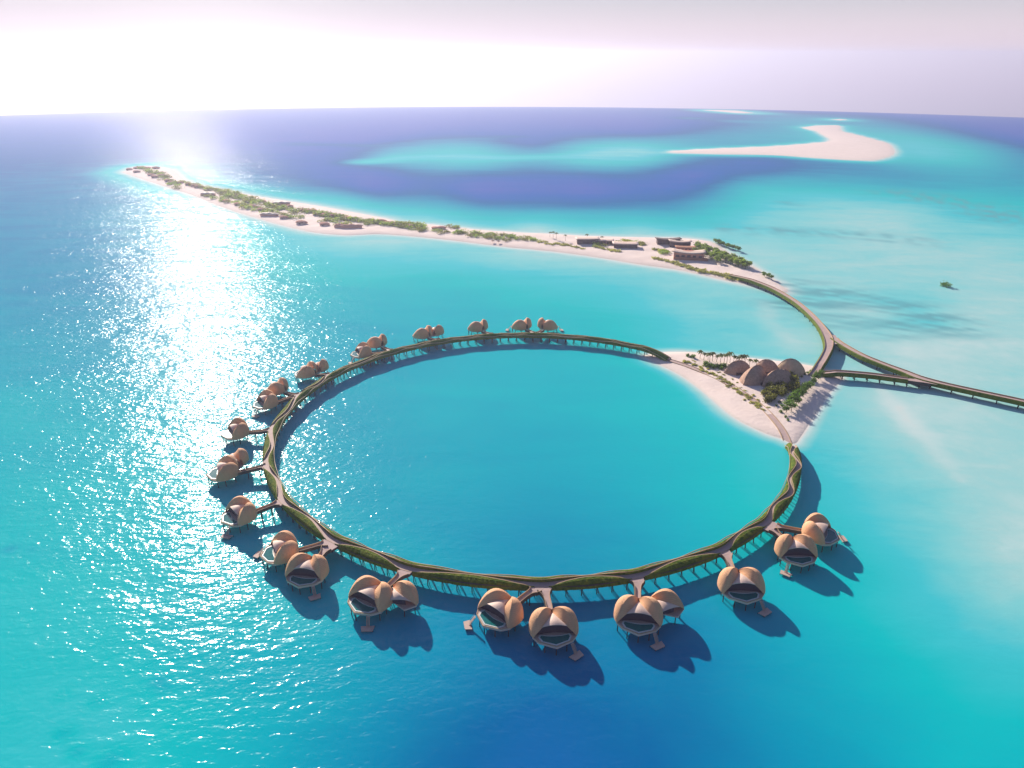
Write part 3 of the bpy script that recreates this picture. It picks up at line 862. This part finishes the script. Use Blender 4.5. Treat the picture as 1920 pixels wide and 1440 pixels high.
protos = {}
G_ONE = 'overwater villas around the ring boardwalk'
VILLAS = [  # back point, heading point (pixels at deck height), third lobe, dock side, scale, label
 ((1018, 616), (1042, 607), 0, 1, 0.95, 'far side villa with its dock to the right, nearest the triangular island'),
 ((987, 616), (960, 606), 0, -1, 0.95, 'far side villa with its pink dock to the left, beside a mirrored twin'),
 ((905, 619), (878, 609), 0, 0, 0.95, 'lone two-lobed villa without visible dock on far side of the ring'),
 ((804, 631), (776, 624), 1, 0, 0.95, 'three-lobed villa on the far side of the ring, on calm turquoise water'),
 ((716, 648), (690, 640), 0, 0, 0.95, 'far left villa seen from behind, just above one with a low pink dock'),
 ((694, 661), (655, 666), 0, -1, 0.95, 'small upper left villa with low pink dock almost touching the ring boardwalk'),
 ((590, 701), (550, 698), 1, 0, 0.95, 'three-lobed villa on the upper left curve standing on pale glittering water'),
 ((534, 733), (490, 728), 0, 0, 0.95, 'upper left villa seen from behind, above one showing its pool deck'),
 ((517, 752), (462, 765), 0, -1, 0.95, 'upper left villa with bright pool deck and low dock, below its rear-facing neighbour'),
 ((464, 807), (402, 820), 0, 0, 0.95, 'villa at the left on a straight walkway just above the leftmost three-lobed one'),
 ((445, 882), (372, 893), 1, 0, 1.0, 'leftmost villa of all, three-lobed with a ball-shaped rear lobe in the sun glitter'),
 ((474, 957), (405, 983), 0, -1, 1.0, 'left villa alone on an angled walkway with a low dock below its pool'),
 ((556, 1029), (480, 1045), 0, 1, 1.0, 'lower left villa with a shining white pool and dock beside its tip'),
 ((587, 1057), (552, 1112), 0, -1, 1.0, 'lower left villa with dark open mouth, right one of a forked pair'),
 ((716, 1106), (650, 1160), -1, -1, 1.05, 'large front villa with green pool and three lobes, left of the bottom of the ring'),
 ((959, 1134), (888, 1186), 0, 1, 1.05, 'front villa with green pool and square dock on its left, beside the nearest villa'),
 ((1034, 1157), (1046, 1224), 0, -1, 1.05, 'nearest two-lobed villa at the bottom of the ring facing the viewer'),
 ((1196, 1136), (1198, 1200), -1, -1, 1.05, 'large three-lobed villa right of the bottom of the ring with pale V-shaped deck rim'),
 ((1382, 1082), (1404, 1138), 0, -1, 1.05, 'lower right villa alone on its walkway with a small round dock at its side'),
 ((1483, 1020), (1512, 1072), 0, 1, 1.0, 'lower right villa with a slanting pink dock, front one of the last forked pair'),
 ((1508, 992), (1584, 1014), 0, -1, 1.0, 'rightmost villa of all, with dock and pool pointing right'),
]
for (pa, pb, third, dock, sc_, label) in VILLAS:
    key = (third, dock)
    a = at(*pa, ZV); b = at(*pb, ZV); dxy = b-a
    if key not in protos:
        o = protos[key] = make_villa(third, dock)
    else:
        o = copy_tree(protos[key])
    o.location = (a[0], a[1], gz(a[0], a[1])); o.rotation_euler = (0, 0, math.atan2(dxy[1], dxy[0])-PI/2); o.scale = (0.87*sc_, 0.87*sc_, 1.0)
    tag(o, label, 'villa', G_ONE)

# ------------------------------------------------------------------ road bridge on the right
bridge = empty('causeway_bridge', (0, 0, 0))
tag(bridge, 'branching pale causeway bridge linking the islands and leaving at the right edge', 'bridge')
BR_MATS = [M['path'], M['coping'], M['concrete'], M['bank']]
ZB = 5.4
A1 = [(1358, 509), (1373, 513), (1414, 527), (1451, 542), (1489, 564), (1514, 584), (1536, 607), (1551, 630), (1554, 649), (1547, 667), (1535, 686), (1524, 697)]
A2 = [(1557, 628), (1572, 641), (1595, 655), (1620, 668), (1657, 683), (1695, 697), (1726, 709), (1773, 721), (1851, 738), (1920, 753), (2010, 776), (2160, 818)]
A3 = [(1530, 694), (1560, 697), (1586, 698), (1632, 702), (1679, 708), (1716, 713), (1745, 717)]


def causeway(pxs, w, ends, ramp0=0, ramp1=0, n=10, name='road_deck', flare=None):
    p = catmull(atn(pxs, ZB), n); m = len(p)
    cum = np.r_[0, np.cumsum(np.linalg.norm(np.diff(p, axis=0), axis=1))]
    zs = np.full(m, ZB)
    if ramp0: zs = np.minimum(zs, 2.2+(ZB-2.2)*np.clip(cum/ramp0, 0, 1))
    if ramp1: zs = np.minimum(zs, 2.2+(ZB-2.2)*np.clip((cum[-1]-cum)/ramp1, 0, 1))
    ww = np.full(m, w)
    if flare is not None:
        for c0, aw, sg in flare: ww = ww+aw*np.exp(-((cum/cum[-1]-c0)/sg)**2)
    o, pl, zz = ribbon(p, ww, ZB, bridge, name, 0.8, 1.3, BR_MATS, ends=ends, zs=zs, drop=2.3)
    return p, zs, cum


def pierline(p, zs, cum, gap, off0=10):
    for s in np.arange(off0, cum[-1]-4, gap):
        i = min(len(p)-2, max(1, int(np.searchsorted(cum, s)))); t = p[i+1]-p[i-1]; t /= np.linalg.norm(t); nn = np.array([-t[1], t[0]])
        if zs[i] < 4.6 or p[i][0] > 560: continue
        mb = MB(); g = gz(*p[i])
        for q in (-1.9, 1.9):
            c = p[i]+nn*q; mb.tube((c[0], c[1], g-2), (c[0], c[1], zs[i]+g-2.25), 0.4, None, 7)
        a, b = p[i]+nn*3.1, p[i]-nn*3.1
        mb.tube((a[0], a[1], zs[i]+g-2.5), (b[0], b[1], zs[i]+g-2.5), 0.35, None, 5)
        mb.build('pier', M['stilt'], bridge)


c1 = causeway(A1, 2.5, (0, 0), 40, 18, flare=[(0.72, 1.0, 0.08)])
pierline(*c1, 14)
c2 = causeway(A2, 2.5, (5, 0), flare=[(0.0, 1.5, 0.03), (0.42, 0.8, 0.06)])
pierline(*c2, 14)
c3 = causeway(A3, 2.3, (4, 14), 14)
pierline(*c3, 9)
# paved wedges where the branches meet
def plaza(pxs, dz):
    p = atn(pxs, ZB); mb = MB(); 
    z = [ZB+dz+gz(*q) for q in p]
    mb.add([(q[0], q[1], h) for q, h in zip(p, z)], [tuple(range(len(p)))])
    o = mb.build('junction_paving', M['path'], bridge)
    if o.data.polygons[0].normal.z < 0: o.data.flip_normals()


plaza([(1543, 622), (1549, 618), (1572, 637), (1584, 646), (1573, 645), (1566, 645), (1560, 652), (1551, 655), (1550, 640)], 0.05)
plaza([(1702, 703), (1722, 706), (1760, 716), (1775, 722), (1755, 721), (1725, 716)], 0.05)

# ------------------------------------------------------------------ sandy track on the ring island
def track(pl, w, zfun, name, label, lift=0.10):
    pl = np.asarray(pl); tg = np.gradient(pl, axis=0); tg /= np.linalg.norm(tg, axis=1)[:, None]; nm = np.c_[-tg[:, 1], tg[:, 0]]
    mb = MB(); rows = []
    for p, n in zip(pl, nm):
        rows.append([(*(p+n*s*w), zfun(*(p+n*s*w))+lift) for s in (1, 0, -1)])
    mb.grid(rows, 0)
    for s in (1, -1):
        rr = []
        for p, n in zip(pl, nm):
            q = p+n*s*(w+0.02); q2 = p+n*s*(w+0.45); z = zfun(*q)
            r = [(*q, z), (*q, z+0.45), (*q2, z+0.45), (*q2, z-0.1)]
            rr.append(r if s < 0 else r[::-1])
        mb.grid(np.array(rr)[:, ::-1], 1)
    o = mb.build(name, [M['path'], M['coping']])
    tag(o, label, 'path', kind='structure')


tt = np.linspace(rad(-9.5), rad(46.5), 60)
track([RC+RR*np.array([math.cos(t), math.sin(t)]) for t in tt], 1.9, tz, 'path', 'pale footpath crossing the triangular island between the two ends of the ring')

# ------------------------------------------------------------------ thatched domes on the ring island
def dome_mesh(L, Wd, H, ridge, seed):
    """leaf-shaped shell dome, ridge along x, pointed at both ends"""
    r = np.random.default_rng(seed); nu, nv = 30, 18; rows = []
    for i in range(nu+1):
        t = i/nu; b = math.sin(PI*t)
        w = Wd*b**0.65; h = H*math.sin(PI*t**ridge)**0.62
        row = []
        for j in range(nv+1):
            s = -1+2*j/nv
            z = h*(1-abs(s)**1.9)*(1-0.10*abs(s)) + 0.06*h*max(0, 1-abs(s)*6)
            row.append((-L+2*L*t+0.8*math.sin(2.2*s), w*s, z+r.normal(0, 0.14)))
        rows.append(row)
    mb = MB(); mb.grid(np.array(rows)[:, ::-1]); return mb


DOMES = [((1382, 700), 11.5, 8.0, 8.6, 15, 'thatch', 'brown thatched dome at the left end of the dome cluster, beside the palms'),
         ((1437, 700), 9.5, 7.5, 9.2, -20, 'thatch', 'dark thatched dome standing behind the big middle dome'),
         ((1413, 716), 15.0, 10.2, 11.0, 42, 'thatch', 'large middle thatched dome with a sharp ridge, beside the footpath'),
         ((1481, 703), 11.0, 8.5, 11.0, -15, 'thatch_tan', 'tan thatched dome at the right end of the cluster nearest the bridge'),
         ((1456, 720), 16.0, 9.5, 10.0, 30, 'thatch', 'long thatched dome in front of the shrubs at the right of the cluster')]
for i, (p, L, w_, H, rot, mat, lab) in enumerate(DOMES):
    c = at(*p); root = empty('thatched_dome', (c[0], c[1], tz(*c)-0.1), rad(rot))
    o = dome_mesh(L, w_, H, 0.92, i).build('thatch_roof', M[mat], root, smooth=True)
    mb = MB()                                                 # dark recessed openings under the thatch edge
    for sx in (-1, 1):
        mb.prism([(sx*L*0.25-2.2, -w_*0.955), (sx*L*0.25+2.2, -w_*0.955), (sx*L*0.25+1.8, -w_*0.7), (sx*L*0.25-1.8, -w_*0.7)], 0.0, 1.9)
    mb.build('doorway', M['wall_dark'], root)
    mb = MB()
    for k in range(21):
        t0, t1 = 0.04+0.92*k/21, 0.04+0.92*(k+1)/21
        z0, z1 = [H*math.sin(PI*t**0.92)**0.62*1.07+0.1 for t in (t0, t1)]
        mb.tube((-L+2*L*t0, 0, z0), (-L+2*L*t1, 0, z1), 0.22, None, 5)
    mb.build('ridge_cap', M['thatch'], root)
    tag(root, lab, 'dome', 'thatched domes on the ring island')

# ------------------------------------------------------------------ vegetation
def crown(mb, n, c, r, leaf, seed, mi=0, clumps=7):
    g = np.random.default_rng(seed)
    cl = g.normal(size=(clumps, 3)); cl /= np.linalg.norm(cl, axis=1)[:, None]; cl *= g.uniform(.35, .75, (clumps, 1)); cl[:, 2] = np.abs(cl[:, 2])*0.9-0.1
    for i in range(n):
        q = cl[g.integers(clumps)]; p = q+g.normal(size=3)*0.24
        if np.linalg.norm(p) > 1.15: continue
        p = np.array(c)+p*np.array(r); a = Vector(g.normal(size=3)); a.z = abs(a.z)+0.5; a.normalize()
        u = a.orthogonal().normalized(); u.rotate(Matrix.Rotation(g.uniform(0, 6.28), 3, a)); v = a.cross(u)
        s = leaf*g.uniform(.6, 1.3); P = Vector(p)
        mb.add([P-u*s, P+v*s*0.6, P+u*s, P-v*s*0.6], [(0, 1, 2, 3)], mi)


def make_tree(h, r, mat, seed, n=260, leaf=0.55):
    root = empty('tree', (0, 0, 0)); g = random.Random(seed)
    mb = MB(); mb.tube((0, 0, -0.4), (0.15, 0.1, h*0.45), 0.26, 0.16, 6)
    for k in range(5):
        a = k*2*PI/5+g.random(); mb.tube((0.15, 0.1, h*(.32+.05*k)), (r*.6*math.cos(a), r*.6*math.sin(a), h*(.6+.06*k)), 0.11, 0.04, 5)
    mb.build('trunk', M['bark'], root)
    mb = MB(); crown(mb, n, (0, 0, h*0.62), (r, r*0.95, h*0.42), leaf, seed)
    mb.build('crown', M[mat], root); return root


def make_palm(h, seed):
    root = empty('palm_tree', (0, 0, 0)); g = random.Random(seed)
    mb = MB(); lean = Vector((g.uniform(-.8, .8), g.uniform(-.8, .8), 0)); prev = Vector((0, 0, -0.4))
    for k in range(1, 7):
        p = Vector((0, 0, h*k/6))+lean*(k/6)**2; mb.tube(prev, p, 0.24-.02*k, 0.22-.02*k, 6); prev = p
    mb.build('trunk', M['bark'], root)
    mb = MB()
    for f in range(15):
        a = f*2*PI/15+g.uniform(-.2, .2); up = g.uniform(0.1, 1.0); L = g.uniform(2.6, 3.5); pts = []
        for k in range(6):
            t = k/5; pts.append(prev+Vector((math.cos(a)*L*t, math.sin(a)*L*t, L*(up*t-1.25*t*t*(.6+.4*up)))))
        sdv = Vector((-math.sin(a), math.cos(a), 0)); vs = []
        for k, p in enumerate(pts):
            w = 0.50*math.sin(PI*(0.12+0.85*k/5)); vs += [p-sdv*w-Vector((0, 0, .18)), p, p+sdv*w-Vector((0, 0, .18))]
        fs = []
        for k in range(5): fs += [(3*k, 3*k+1, 3*k+4, 3*k+3), (3*k+1, 3*k+2, 3*k+5, 3*k+4)]
        mb.add(vs, fs)
    mb.build('crown', M['palm'], root); return root


def make_shrub(r, h, mat, seed, n=110, leaf=0.45, name='shrub'):
    mb = MB(); crown(mb, n, (0, 0, h*0.25), (r, r*0.9, h*0.75), leaf, seed, 0, 6)
    for k in range(4):
        a = k*1.7; mb.tube((0, 0, -0.3), (r*.4*math.cos(a), r*.4*math.sin(a), h*.4), 0.07, 0.03, 4, 1)
    return mb.build(name, [M[mat], M['bark']])


class Kind:
    """first placement uses the prototype itself, later ones copy it"""
    def __init__(s, makers): s.p = [None]*len(makers); s.mk = makers; s.i = 0
    def place(s, x, y, z, sc_, label, cat, group, rz=None):
        k = s.i % len(s.mk); s.i += 1
        if s.p[k] is None: o = s.p[k] = s.mk[k]()
        else: o = copy_tree(s.p[k])
        o.location = (x, y, z); o.rotation_euler = (0, 0, random.uniform(0, 6.28) if rz is None else rz); o.scale = (sc_, sc_, sc_*random.uniform(.9, 1.12))
        tag(o, label, cat, group); return o


palms = Kind([lambda i=i: make_palm(6.2+0.5*i, 20+i) for i in range(4)])
trees = Kind([lambda i=i: make_tree(6.4+0.4*i, 3.5+.2*i, 'leaf', 40+i, 320, 0.6) for i in range(4)])
olives = Kind([lambda i=i: make_shrub(3.6+.3*i, 5.6, 'leaf_olive', 60+i, 320, 0.62, 'thicket_bush') for i in range(4)])
greens = Kind([lambda i=i: make_shrub(1.7+.2*i, 2.2, 'leaf', 70+i, 120, 0.42) for i in range(4)])
dunes = Kind([lambda i=i: make_shrub(2.3+.2*i, 1.1, 'leaf_dune', 80+i, 150, 0.42, 'dune_scrub') for i in range(4)])

PALM_ROW = [(1312, 676), (1319, 679), (1327, 680), (1335, 681), (1343, 682), (1357, 684), (1368, 684), (1374, 686), (1383, 686), (1390, 687), (1396, 688), (1404, 693), (1417, 693), (1350, 683), (1330, 683), (1362, 686)]
for p in PALM_ROW:
    c = at(*p); palms.place(c[0], c[1], tz(*c), random.uniform(.9, 1.15), 'palm tree in the row along the back beach of the ring island', 'palm', 'palms along the back beach')
for p in [(1322, 688), (1333, 690), (1342, 690), (1349, 693), (1356, 692), (1362, 694), (1340, 694), (1328, 692), (1300, 675), (1289, 671), (1296, 673), (1352, 697), (1368, 692)]:
    c = at(*p); greens.place(c[0], c[1], tz(*c), random.uniform(1.2, 1.8), 'low green bush under the palm row on the ring island', 'bush', 'bushes under the palm row')
for i in range(46):
    u = random.random(); v = random.random()
    p = (1430+u*58+v*8, 729+v*28-u*26+abs(u-.4)*4)
    c = at(*p)
    olives.place(c[0], c[1], tz(*c), random.uniform(.75, 1.1), 'olive green bush in the dense thicket in front of the thatched domes', 'bush', 'thicket in front of the domes')
for p in [(1538, 709), (1528, 718), (1534, 714), (1523, 727), (1514, 734), (1519, 731), (1506, 742), (1511, 739), (1498, 750), (1503, 746), (1489, 755), (1494, 752), (1482, 763), (1487, 760), (1475, 770), (1483, 775), (1473, 778), (1492, 764)]:
    c = at(*p); trees.place(c[0], c[1], tz(*c), random.uniform(.8, 1.1), 'round green tree in the grove casting long shadows on the right beach', 'tree', 'grove on the right beach')
for p in [(1507, 706), (1514, 703), (1502, 711), (1495, 716), (1519, 700), (1466, 766), (1460, 759), (1452, 748), (1472, 786), (1477, 792), (1464, 777), (1455, 766)]:
    c = at(*p); greens.place(c[0], c[1], tz(*c), random.uniform(.7, 1.0), 'small green bush beside the footpath edge of the right grove', 'bush', 'bushes beside the grove')
strip = catmull(atn([(1282, 681), (1298, 687), (1318, 697), (1336, 706), (1356, 717), (1374, 730), (1390, 742), (1405, 752), (1420, 765), (1432, 776)]), 6)
for i in range(46):
    q = strip[int(i/46*(len(strip)-1))]+rng.normal(0, 1.5, 2)
    dunes.place(q[0], q[1], tz(*q), random.uniform(.7, 1.15), 'pale dune scrub clump beside the footpath on the inner beach', 'scrub', 'dune scrub along the footpath')
for i in range(14):
    q = strip[int((i+.5)/14*(len(strip)-1))]+np.array([5.5, 3.0])+rng.normal(0, 1.0, 2)
    dunes.place(q[0], q[1], tz(*q), random.uniform(.5, .8), 'sparse dry scrub on the dome side of the footpath', 'scrub', 'dry scrub on the dome side')

# ------------------------------------------------------------------ long island
scrub = Kind([lambda i=i: make_shrub(9.6+1.0*i, 5.6, ('leaf_olive', 'leaf_light', 'leaf_light', 'leaf_light', 'leaf_olive')[i], 90+i, 150, 1.15) for i in range(5)])
low = Kind([lambda i=i: make_shrub(5.2+.5*i, 2.2, 'leaf_dune', 100+i, 130, 0.95, 'dune_scrub') for i in range(3)])
big = Kind([lambda i=i: make_tree(8.0+.5*i, 5.2, 'leaf_light', 110+i, 300, 0.95) for i in range(4)])
fars = Kind([lambda i=i: make_tree(7.5, 5.0, 'leaf', 120+i, 220, 0.95) for i in range(3)])
bigpalm = Kind([lambda i=i: make_palm(9.0, 130+i) for i in range(3)])


def scatter(kind, segs, label, cat, group, jx=4, jy=2, smin=.7, smax=1.2):
    for x0, y0, x1, y1, n in segs:
        for i in range(n):
            t = (i+random.random())/n
            p = (x0+(x1-x0)*t+random.uniform(-jx, jx), y0+(y1-y0)*t+random.uniform(-jy, jy))
            c = at(*p); z = lz(*c)
            kind.place(c[0], c[1], max(z, gz(*c)+0.2), random.uniform(smin, smax), label, cat, group)


scatter(scrub, [(258, 318, 300, 328, 10), (275, 324, 318, 338, 12), (312, 345, 330, 352, 3), (335, 345, 372, 352, 5), (366, 353, 400, 360, 8), (400, 357, 440, 372, 12), (430, 360, 470, 376, 10), (420, 368, 480, 384, 14),
                (470, 378, 530, 396, 14), (505, 385, 560, 402, 12), (560, 396, 620, 410, 12), (600, 405, 660, 416, 16), (640, 412, 700, 422, 12), (690, 418, 760, 429, 16), (745, 424, 800, 431, 12), (300, 335, 345, 352, 5), (380, 366, 430, 381, 8), (440, 383, 500, 400, 10), (500, 400, 560, 411, 8), (600, 414, 650, 424, 6)],
        'rounded green bush among the huts on the long sand island', 'bush', 'bushes among the huts', 4, 2.4, .75, 1.2)
scatter(scrub, [(750, 430, 800, 436, 7), (815, 436, 860, 442, 6), (860, 439, 960, 447, 16), (880, 444, 960, 454, 12), (955, 448, 1010, 455, 8), (840, 430, 858, 430, 3), (1105, 462, 1135, 464, 3), (1145, 460, 1165, 462, 3), (1190, 458, 1210, 462, 3), (1240, 476, 1256, 480, 3)],
        'green bush on the bare middle stretch of the long sand island', 'bush', 'bushes on the middle stretch', 4, 1.6, .55, .9)
scatter(low, [(1010, 456, 1060, 464, 6), (1040, 460, 1095, 468, 8), (1120, 468, 1165, 476, 8), (1225, 487, 1300, 506, 16), (1290, 504, 1370, 522, 16), (1225, 470, 1250, 476, 6), (1195, 460, 1210, 464, 5), (1165, 455, 1205, 460, 6), (1360, 520, 1395, 530, 6)],
        'pale low scrub near the flat-roofed buildings on the long island', 'scrub', 'low scrub near the buildings', 4, 1.8, .6, 1.1)
scatter(big, [(1302, 468, 1330, 480, 9), (1318, 470, 1360, 490, 12), (1335, 486, 1398, 508, 14), (1350, 482, 1404, 506, 12), (1305, 476, 1350, 498, 8)],
        'bright green tree in the dense hedge-like clump beside the bridge end', 'tree', 'dense green clump at the bridge end', 3, 1.5, .75, 1.05)
scatter(fars, [(1338, 456, 1350, 460, 4), (1350, 460, 1366, 466, 5), (1366, 466, 1386, 472, 5)], 'dark green tree at the water edge behind the bright clump', 'tree', 'trees at the far water edge', 2, 1, .65, .9)
scatter(fars, [(1430, 519, 1448, 526, 4)], 'small tree on the sand spit beside the bridge', 'tree', 'trees on the spit beside the bridge', 2, 1, .55, .8)
for p in [(1031, 448), (1037, 450), (1043, 452), (1100, 455), (1060, 455), (1128, 458)]:
    c = at(*p); bigpalm.place(c[0], c[1], lz(*c), random.uniform(.8, 1.1), 'tall palm tree beside the flat-roofed beach building', 'palm', 'palms beside the beach buildings')
c = at(1774, 537)
o = make_shrub(6.5, 6.0, 'leaf', 140, 260, 0.9, 'mangrove_bush'); o.location = (c[0], c[1], gz(*c)+0.3)
tag(o, 'lone dark green mangrove bush standing in the pale shallows at the right', 'bush')


def make_hut(L, w_, H, seed, mat='hut'):
    root = empty('thatched_hut', (0, 0, 0))
    mb = MB(); P = [(L*0.82*math.cos(a)*abs(math.cos(a))**-0.25 if abs(math.cos(a)) > .01 else 0, w_*0.8*math.sin(a)) for a in np.linspace(0, 2*PI, 17)[:-1]]
    mb.prism(P, -0.4, H*0.42); mb.build('wall', M['wall'], root)
    mb = MB(); rows = []
    for i in range(15):
        t = i/14; b = math.sin(PI*t); h = H*(0.5+0.5*math.sin(PI*t**0.85)**0.7)
        rows.append([(-L+2*L*t, w_*max(.12, b**0.6)*s, h*(1-0.36*abs(s)**1.7)) for s in np.linspace(-1, 1, 11)])
    mb.grid(np.array(rows)[:, ::-1]); o = mb.build('roof', M[mat], root, smooth=True)
    md = o.modifiers.new('thickness', 'SOLIDIFY'); md.thickness = 0.4
    mb = MB(); mb.box((0, -w_*0.81, H*0.2), (2.2, 0.25, H*0.38)); mb.build('door', M['wall_dark'], root)
    return root


huts = Kind([lambda i=i: make_hut(6.6+.7*i, 5.6, 3.8+.3*i, i) for i in range(3)])
HBACK = [(494, 381), (544, 391), (569, 399), (580, 399), (588, 399), (594, 406), (601, 406), (609, 407), (626, 409), (632, 409), (647, 411), (655, 413), (661, 414), (706, 419), (715, 419), (727, 422), (742, 425), (773, 428), (787, 428), (817, 432), (828, 432)]
for p in HBACK:
    c = at(*p); huts.place(c[0], c[1], lz(*c), random.uniform(.85, 1.05), 'brown thatched hut in the back row behind the bushes of the long island', 'hut', 'back row of huts', rad(random.uniform(-50, 10)))
for p in [(243, 320), (256, 318), (268, 317.5), (278, 318), (293, 318), (257, 325), (283, 331), (291, 335), (304, 333), (316, 342), (322, 345), (338, 346), (354, 349), (366, 352), (373, 354)]:
    c = at(*p); huts.place(c[0], c[1], lz(*c), random.uniform(1.0, 1.3), 'brown hut at the far glaring tip of the long island', 'hut', 'huts at the far tip', rad(random.uniform(-40, 40)))
HF = [((424, 380), 1.0, 'reddish thatched beach hut farthest along the near shore of the long island'), ((447, 387), 1.05, 'red-brown beach hut second from the far end of the near shore'),
      ((474, 391), 1.05, 'red-brown beach hut just beyond the long white-roofed house'), ((490, 397), 1.0, 'thatched beach hut touching the far end of the long white-roofed house'),
      ((533, 412), 1.1, 'thatched beach hut just on the near side of the long white-roofed house'), ((566, 422), 1.25, 'large round thatched hut alone on open beach with a pale sand track'),
      ((609, 425), 1.25, 'large grey-brown thatched hut between the lone hut and the triple-roofed house')]
for p, s, lab in HF:
    c = at(*p); huts.place(c[0], c[1], lz(*c), s, lab, 'hut', 'huts along the near beach', rad(-15))


def make_long_house(L, name, roofm):
    root = empty(name, (0, 0, 0))
    mb = MB(); mb.prism([(-L, -3.4), (L, -3.4), (L*.9, 3.4), (-L*.9, 3.4)], -0.5, 2.9); mb.build('wall', M['hut'], root)
    mb = MB(); rows = []
    for i in range(21):
        t = i/20; b = math.sin(PI*t)**0.5
        rows.append([(-L*1.08+2.16*L*t, (1.2+3.9*b)*s, 3.0+(1.8+0.9*math.sin(3*PI*t)**2)*(1-s*s)*max(.2, b)) for s in np.linspace(-1, 1, 9)])
    mb.grid(np.array(rows)[:, ::-1]); o = mb.build('roof', M[roofm], root, smooth=True)
    md = o.modifiers.new('thickness', 'SOLIDIFY'); md.thickness = 0.4
    return root


for p, L, rot, roofm, lab in [((506, 407), 14, -12, 'canopy', 'long low house with pale roof at the near beach of the long island'), ((528, 386), 15, 2, 'canopy', 'long low pale-roofed house at the back edge of the bushes'),
                              ((391, 368), 14, -15, 'canopy', 'long pale-roofed house in the glare far along the near beach'), ((660, 430), 15, 3, 'hut', 'triple-humped brown house on the near beach, rightmost beach building'), ((637, 429), 7, 5, 'hut', 'small brown house left of the triple-humped house')]:
    c = at(*p); o = make_long_house(L, 'beach_house', roofm); o.location = (c[0], c[1], lz(*c)); o.rotation_euler = (0, 0, rad(rot)); tag(o, lab, 'house', 'beach houses on the long island')


def make_pavilion(L, Wd, H, rot, p, lab, roofm='wall', wallm='wall_dark', flare=1.0, front=None, name='pavilion'):
    """flat-roofed building with an upswept roof edge"""
    c = at(*p); root = empty(name, (c[0], c[1], lz(*c)), rad(rot))
    mb = MB(); mb.prism([(-L, -Wd), (L, -Wd), (L*.95, Wd), (-L*.95, Wd)], -0.5, H); mb.build('wall', M[wallm], root)
    mb = MB(); rows = []
    for i in range(13):
        t = -1+2*i/12
        rows.append([(L*1.1*t, Wd*1.15*s, H+0.1+flare*(t*t)+0.5*flare*(-s)*0.5) for s in np.linspace(-1, 1, 5)])
    mb.grid(np.array(rows)[:, ::-1]); o = mb.build('roof', M[roofm], root, smooth=True)
    md = o.modifiers.new('thickness', 'SOLIDIFY'); md.thickness = 0.7
    mb = MB()
    for k in range(5):
        mb.box((-L*.75+L*1.5*k/4, -Wd-0.06, H*.45), (L*.22, 0.16, H*.6))
    mb.build('window', M['glass'], root)
    if front:
        mb = MB(); mb.prism([(-L*1.0, -Wd-front), (L*1.25, -Wd-front*1.3), (L*1.2, -Wd-front*.4), (-L*.95, -Wd-front*.4)], -0.5, H*.45); mb.build('terrace_wall', M['terracotta'], root)
    tag(root, lab, 'building', 'flat-roofed buildings on the long island')


make_pavilion(14, 6, 6.5, 2, (1101, 459), 'flat-roofed beach building with dark open front beside the palms', 'canopy', 'wall_dark', .3)
make_pavilion(11, 6, 4.5, -3, (1133, 459), 'low brown flat-roofed wing right of the palm building', 'canopy', 'hut', .3)
make_pavilion(15, 7, 5.0, -4, (1172, 466), 'low dark building with a broad sandy roof in the middle of the resort buildings', 'canopy', 'wall_dark', .5)
make_pavilion(15, 6, 6.0, 0, (1252, 460), 'rear building with thin upswept roof at the top of the cluster', 'wall_dark', 'wall_dark', 1.6)
make_pavilion(13, 6, 6.5, -6, (1274, 465), 'purple-fronted upswept-roof building behind the terracotta one', 'wall', 'wall_dark', 1.6)
make_pavilion(18, 9, 7.5, -10, (1290, 487), 'largest upswept-roof building with terracotta terrace wall beside the green clump', 'wall', 'hut', 2.0, 3.0)
make_pavilion(12, 5, 4.0, -6, (1285, 472), 'narrow low building squeezed behind the terracotta terrace building', 'terracotta', 'hut', .6)
for p in [(924, 457), (935, 458)]:
    c = at(*p); mb = MB(); mb.tube((0, 0, -.3), (0, 0, 2.6), .1, None, 6)
    root = empty('parasol', (c[0], c[1], lz(*c))); mb.build('pole', M['bark'], root)
    mb = MB(); n = 8
    mb.add([(0, 0, 3.6)]+[(2.6*math.cos(2*PI*i/n), 2.6*math.sin(2*PI*i/n), 2.5) for i in range(n)], [(0, i+1, (i+1) % n+1) for i in range(n)]); mb.build('canopy', M['terracotta'], root)
    tag(root, 'small red beach parasol on the empty near beach of the long island', 'parasol', 'beach parasols')

# ------------------------------------------------------------------ sea air
def build_haze():
    m = bpy.data.materials.new('marine_haze'); m.use_nodes = True; k = NT(m.node_tree)
    for n in list(k.n): k.n.remove(n)
    out = k.n.new('ShaderNodeOutputMaterial')
    v = k.node('ShaderNodeVolumePrincipled', {'Color': (0.70, 0.72, 0.95, 1), 'Density': 1.0e-4, 'Anisotropy': 0.50})
    k.l.new(v.outputs[0], out.inputs['Volume'])
    S = 13000; mb = MB(); mb.prism([(-S, -S), (S, -S), (S, S), (-S, S)], gz(S, S)-5, CAMH+60)
    o = mb.build('haze', m); tag(o, 'thin pale sea haze', 'haze', kind='stuff')


build_haze()
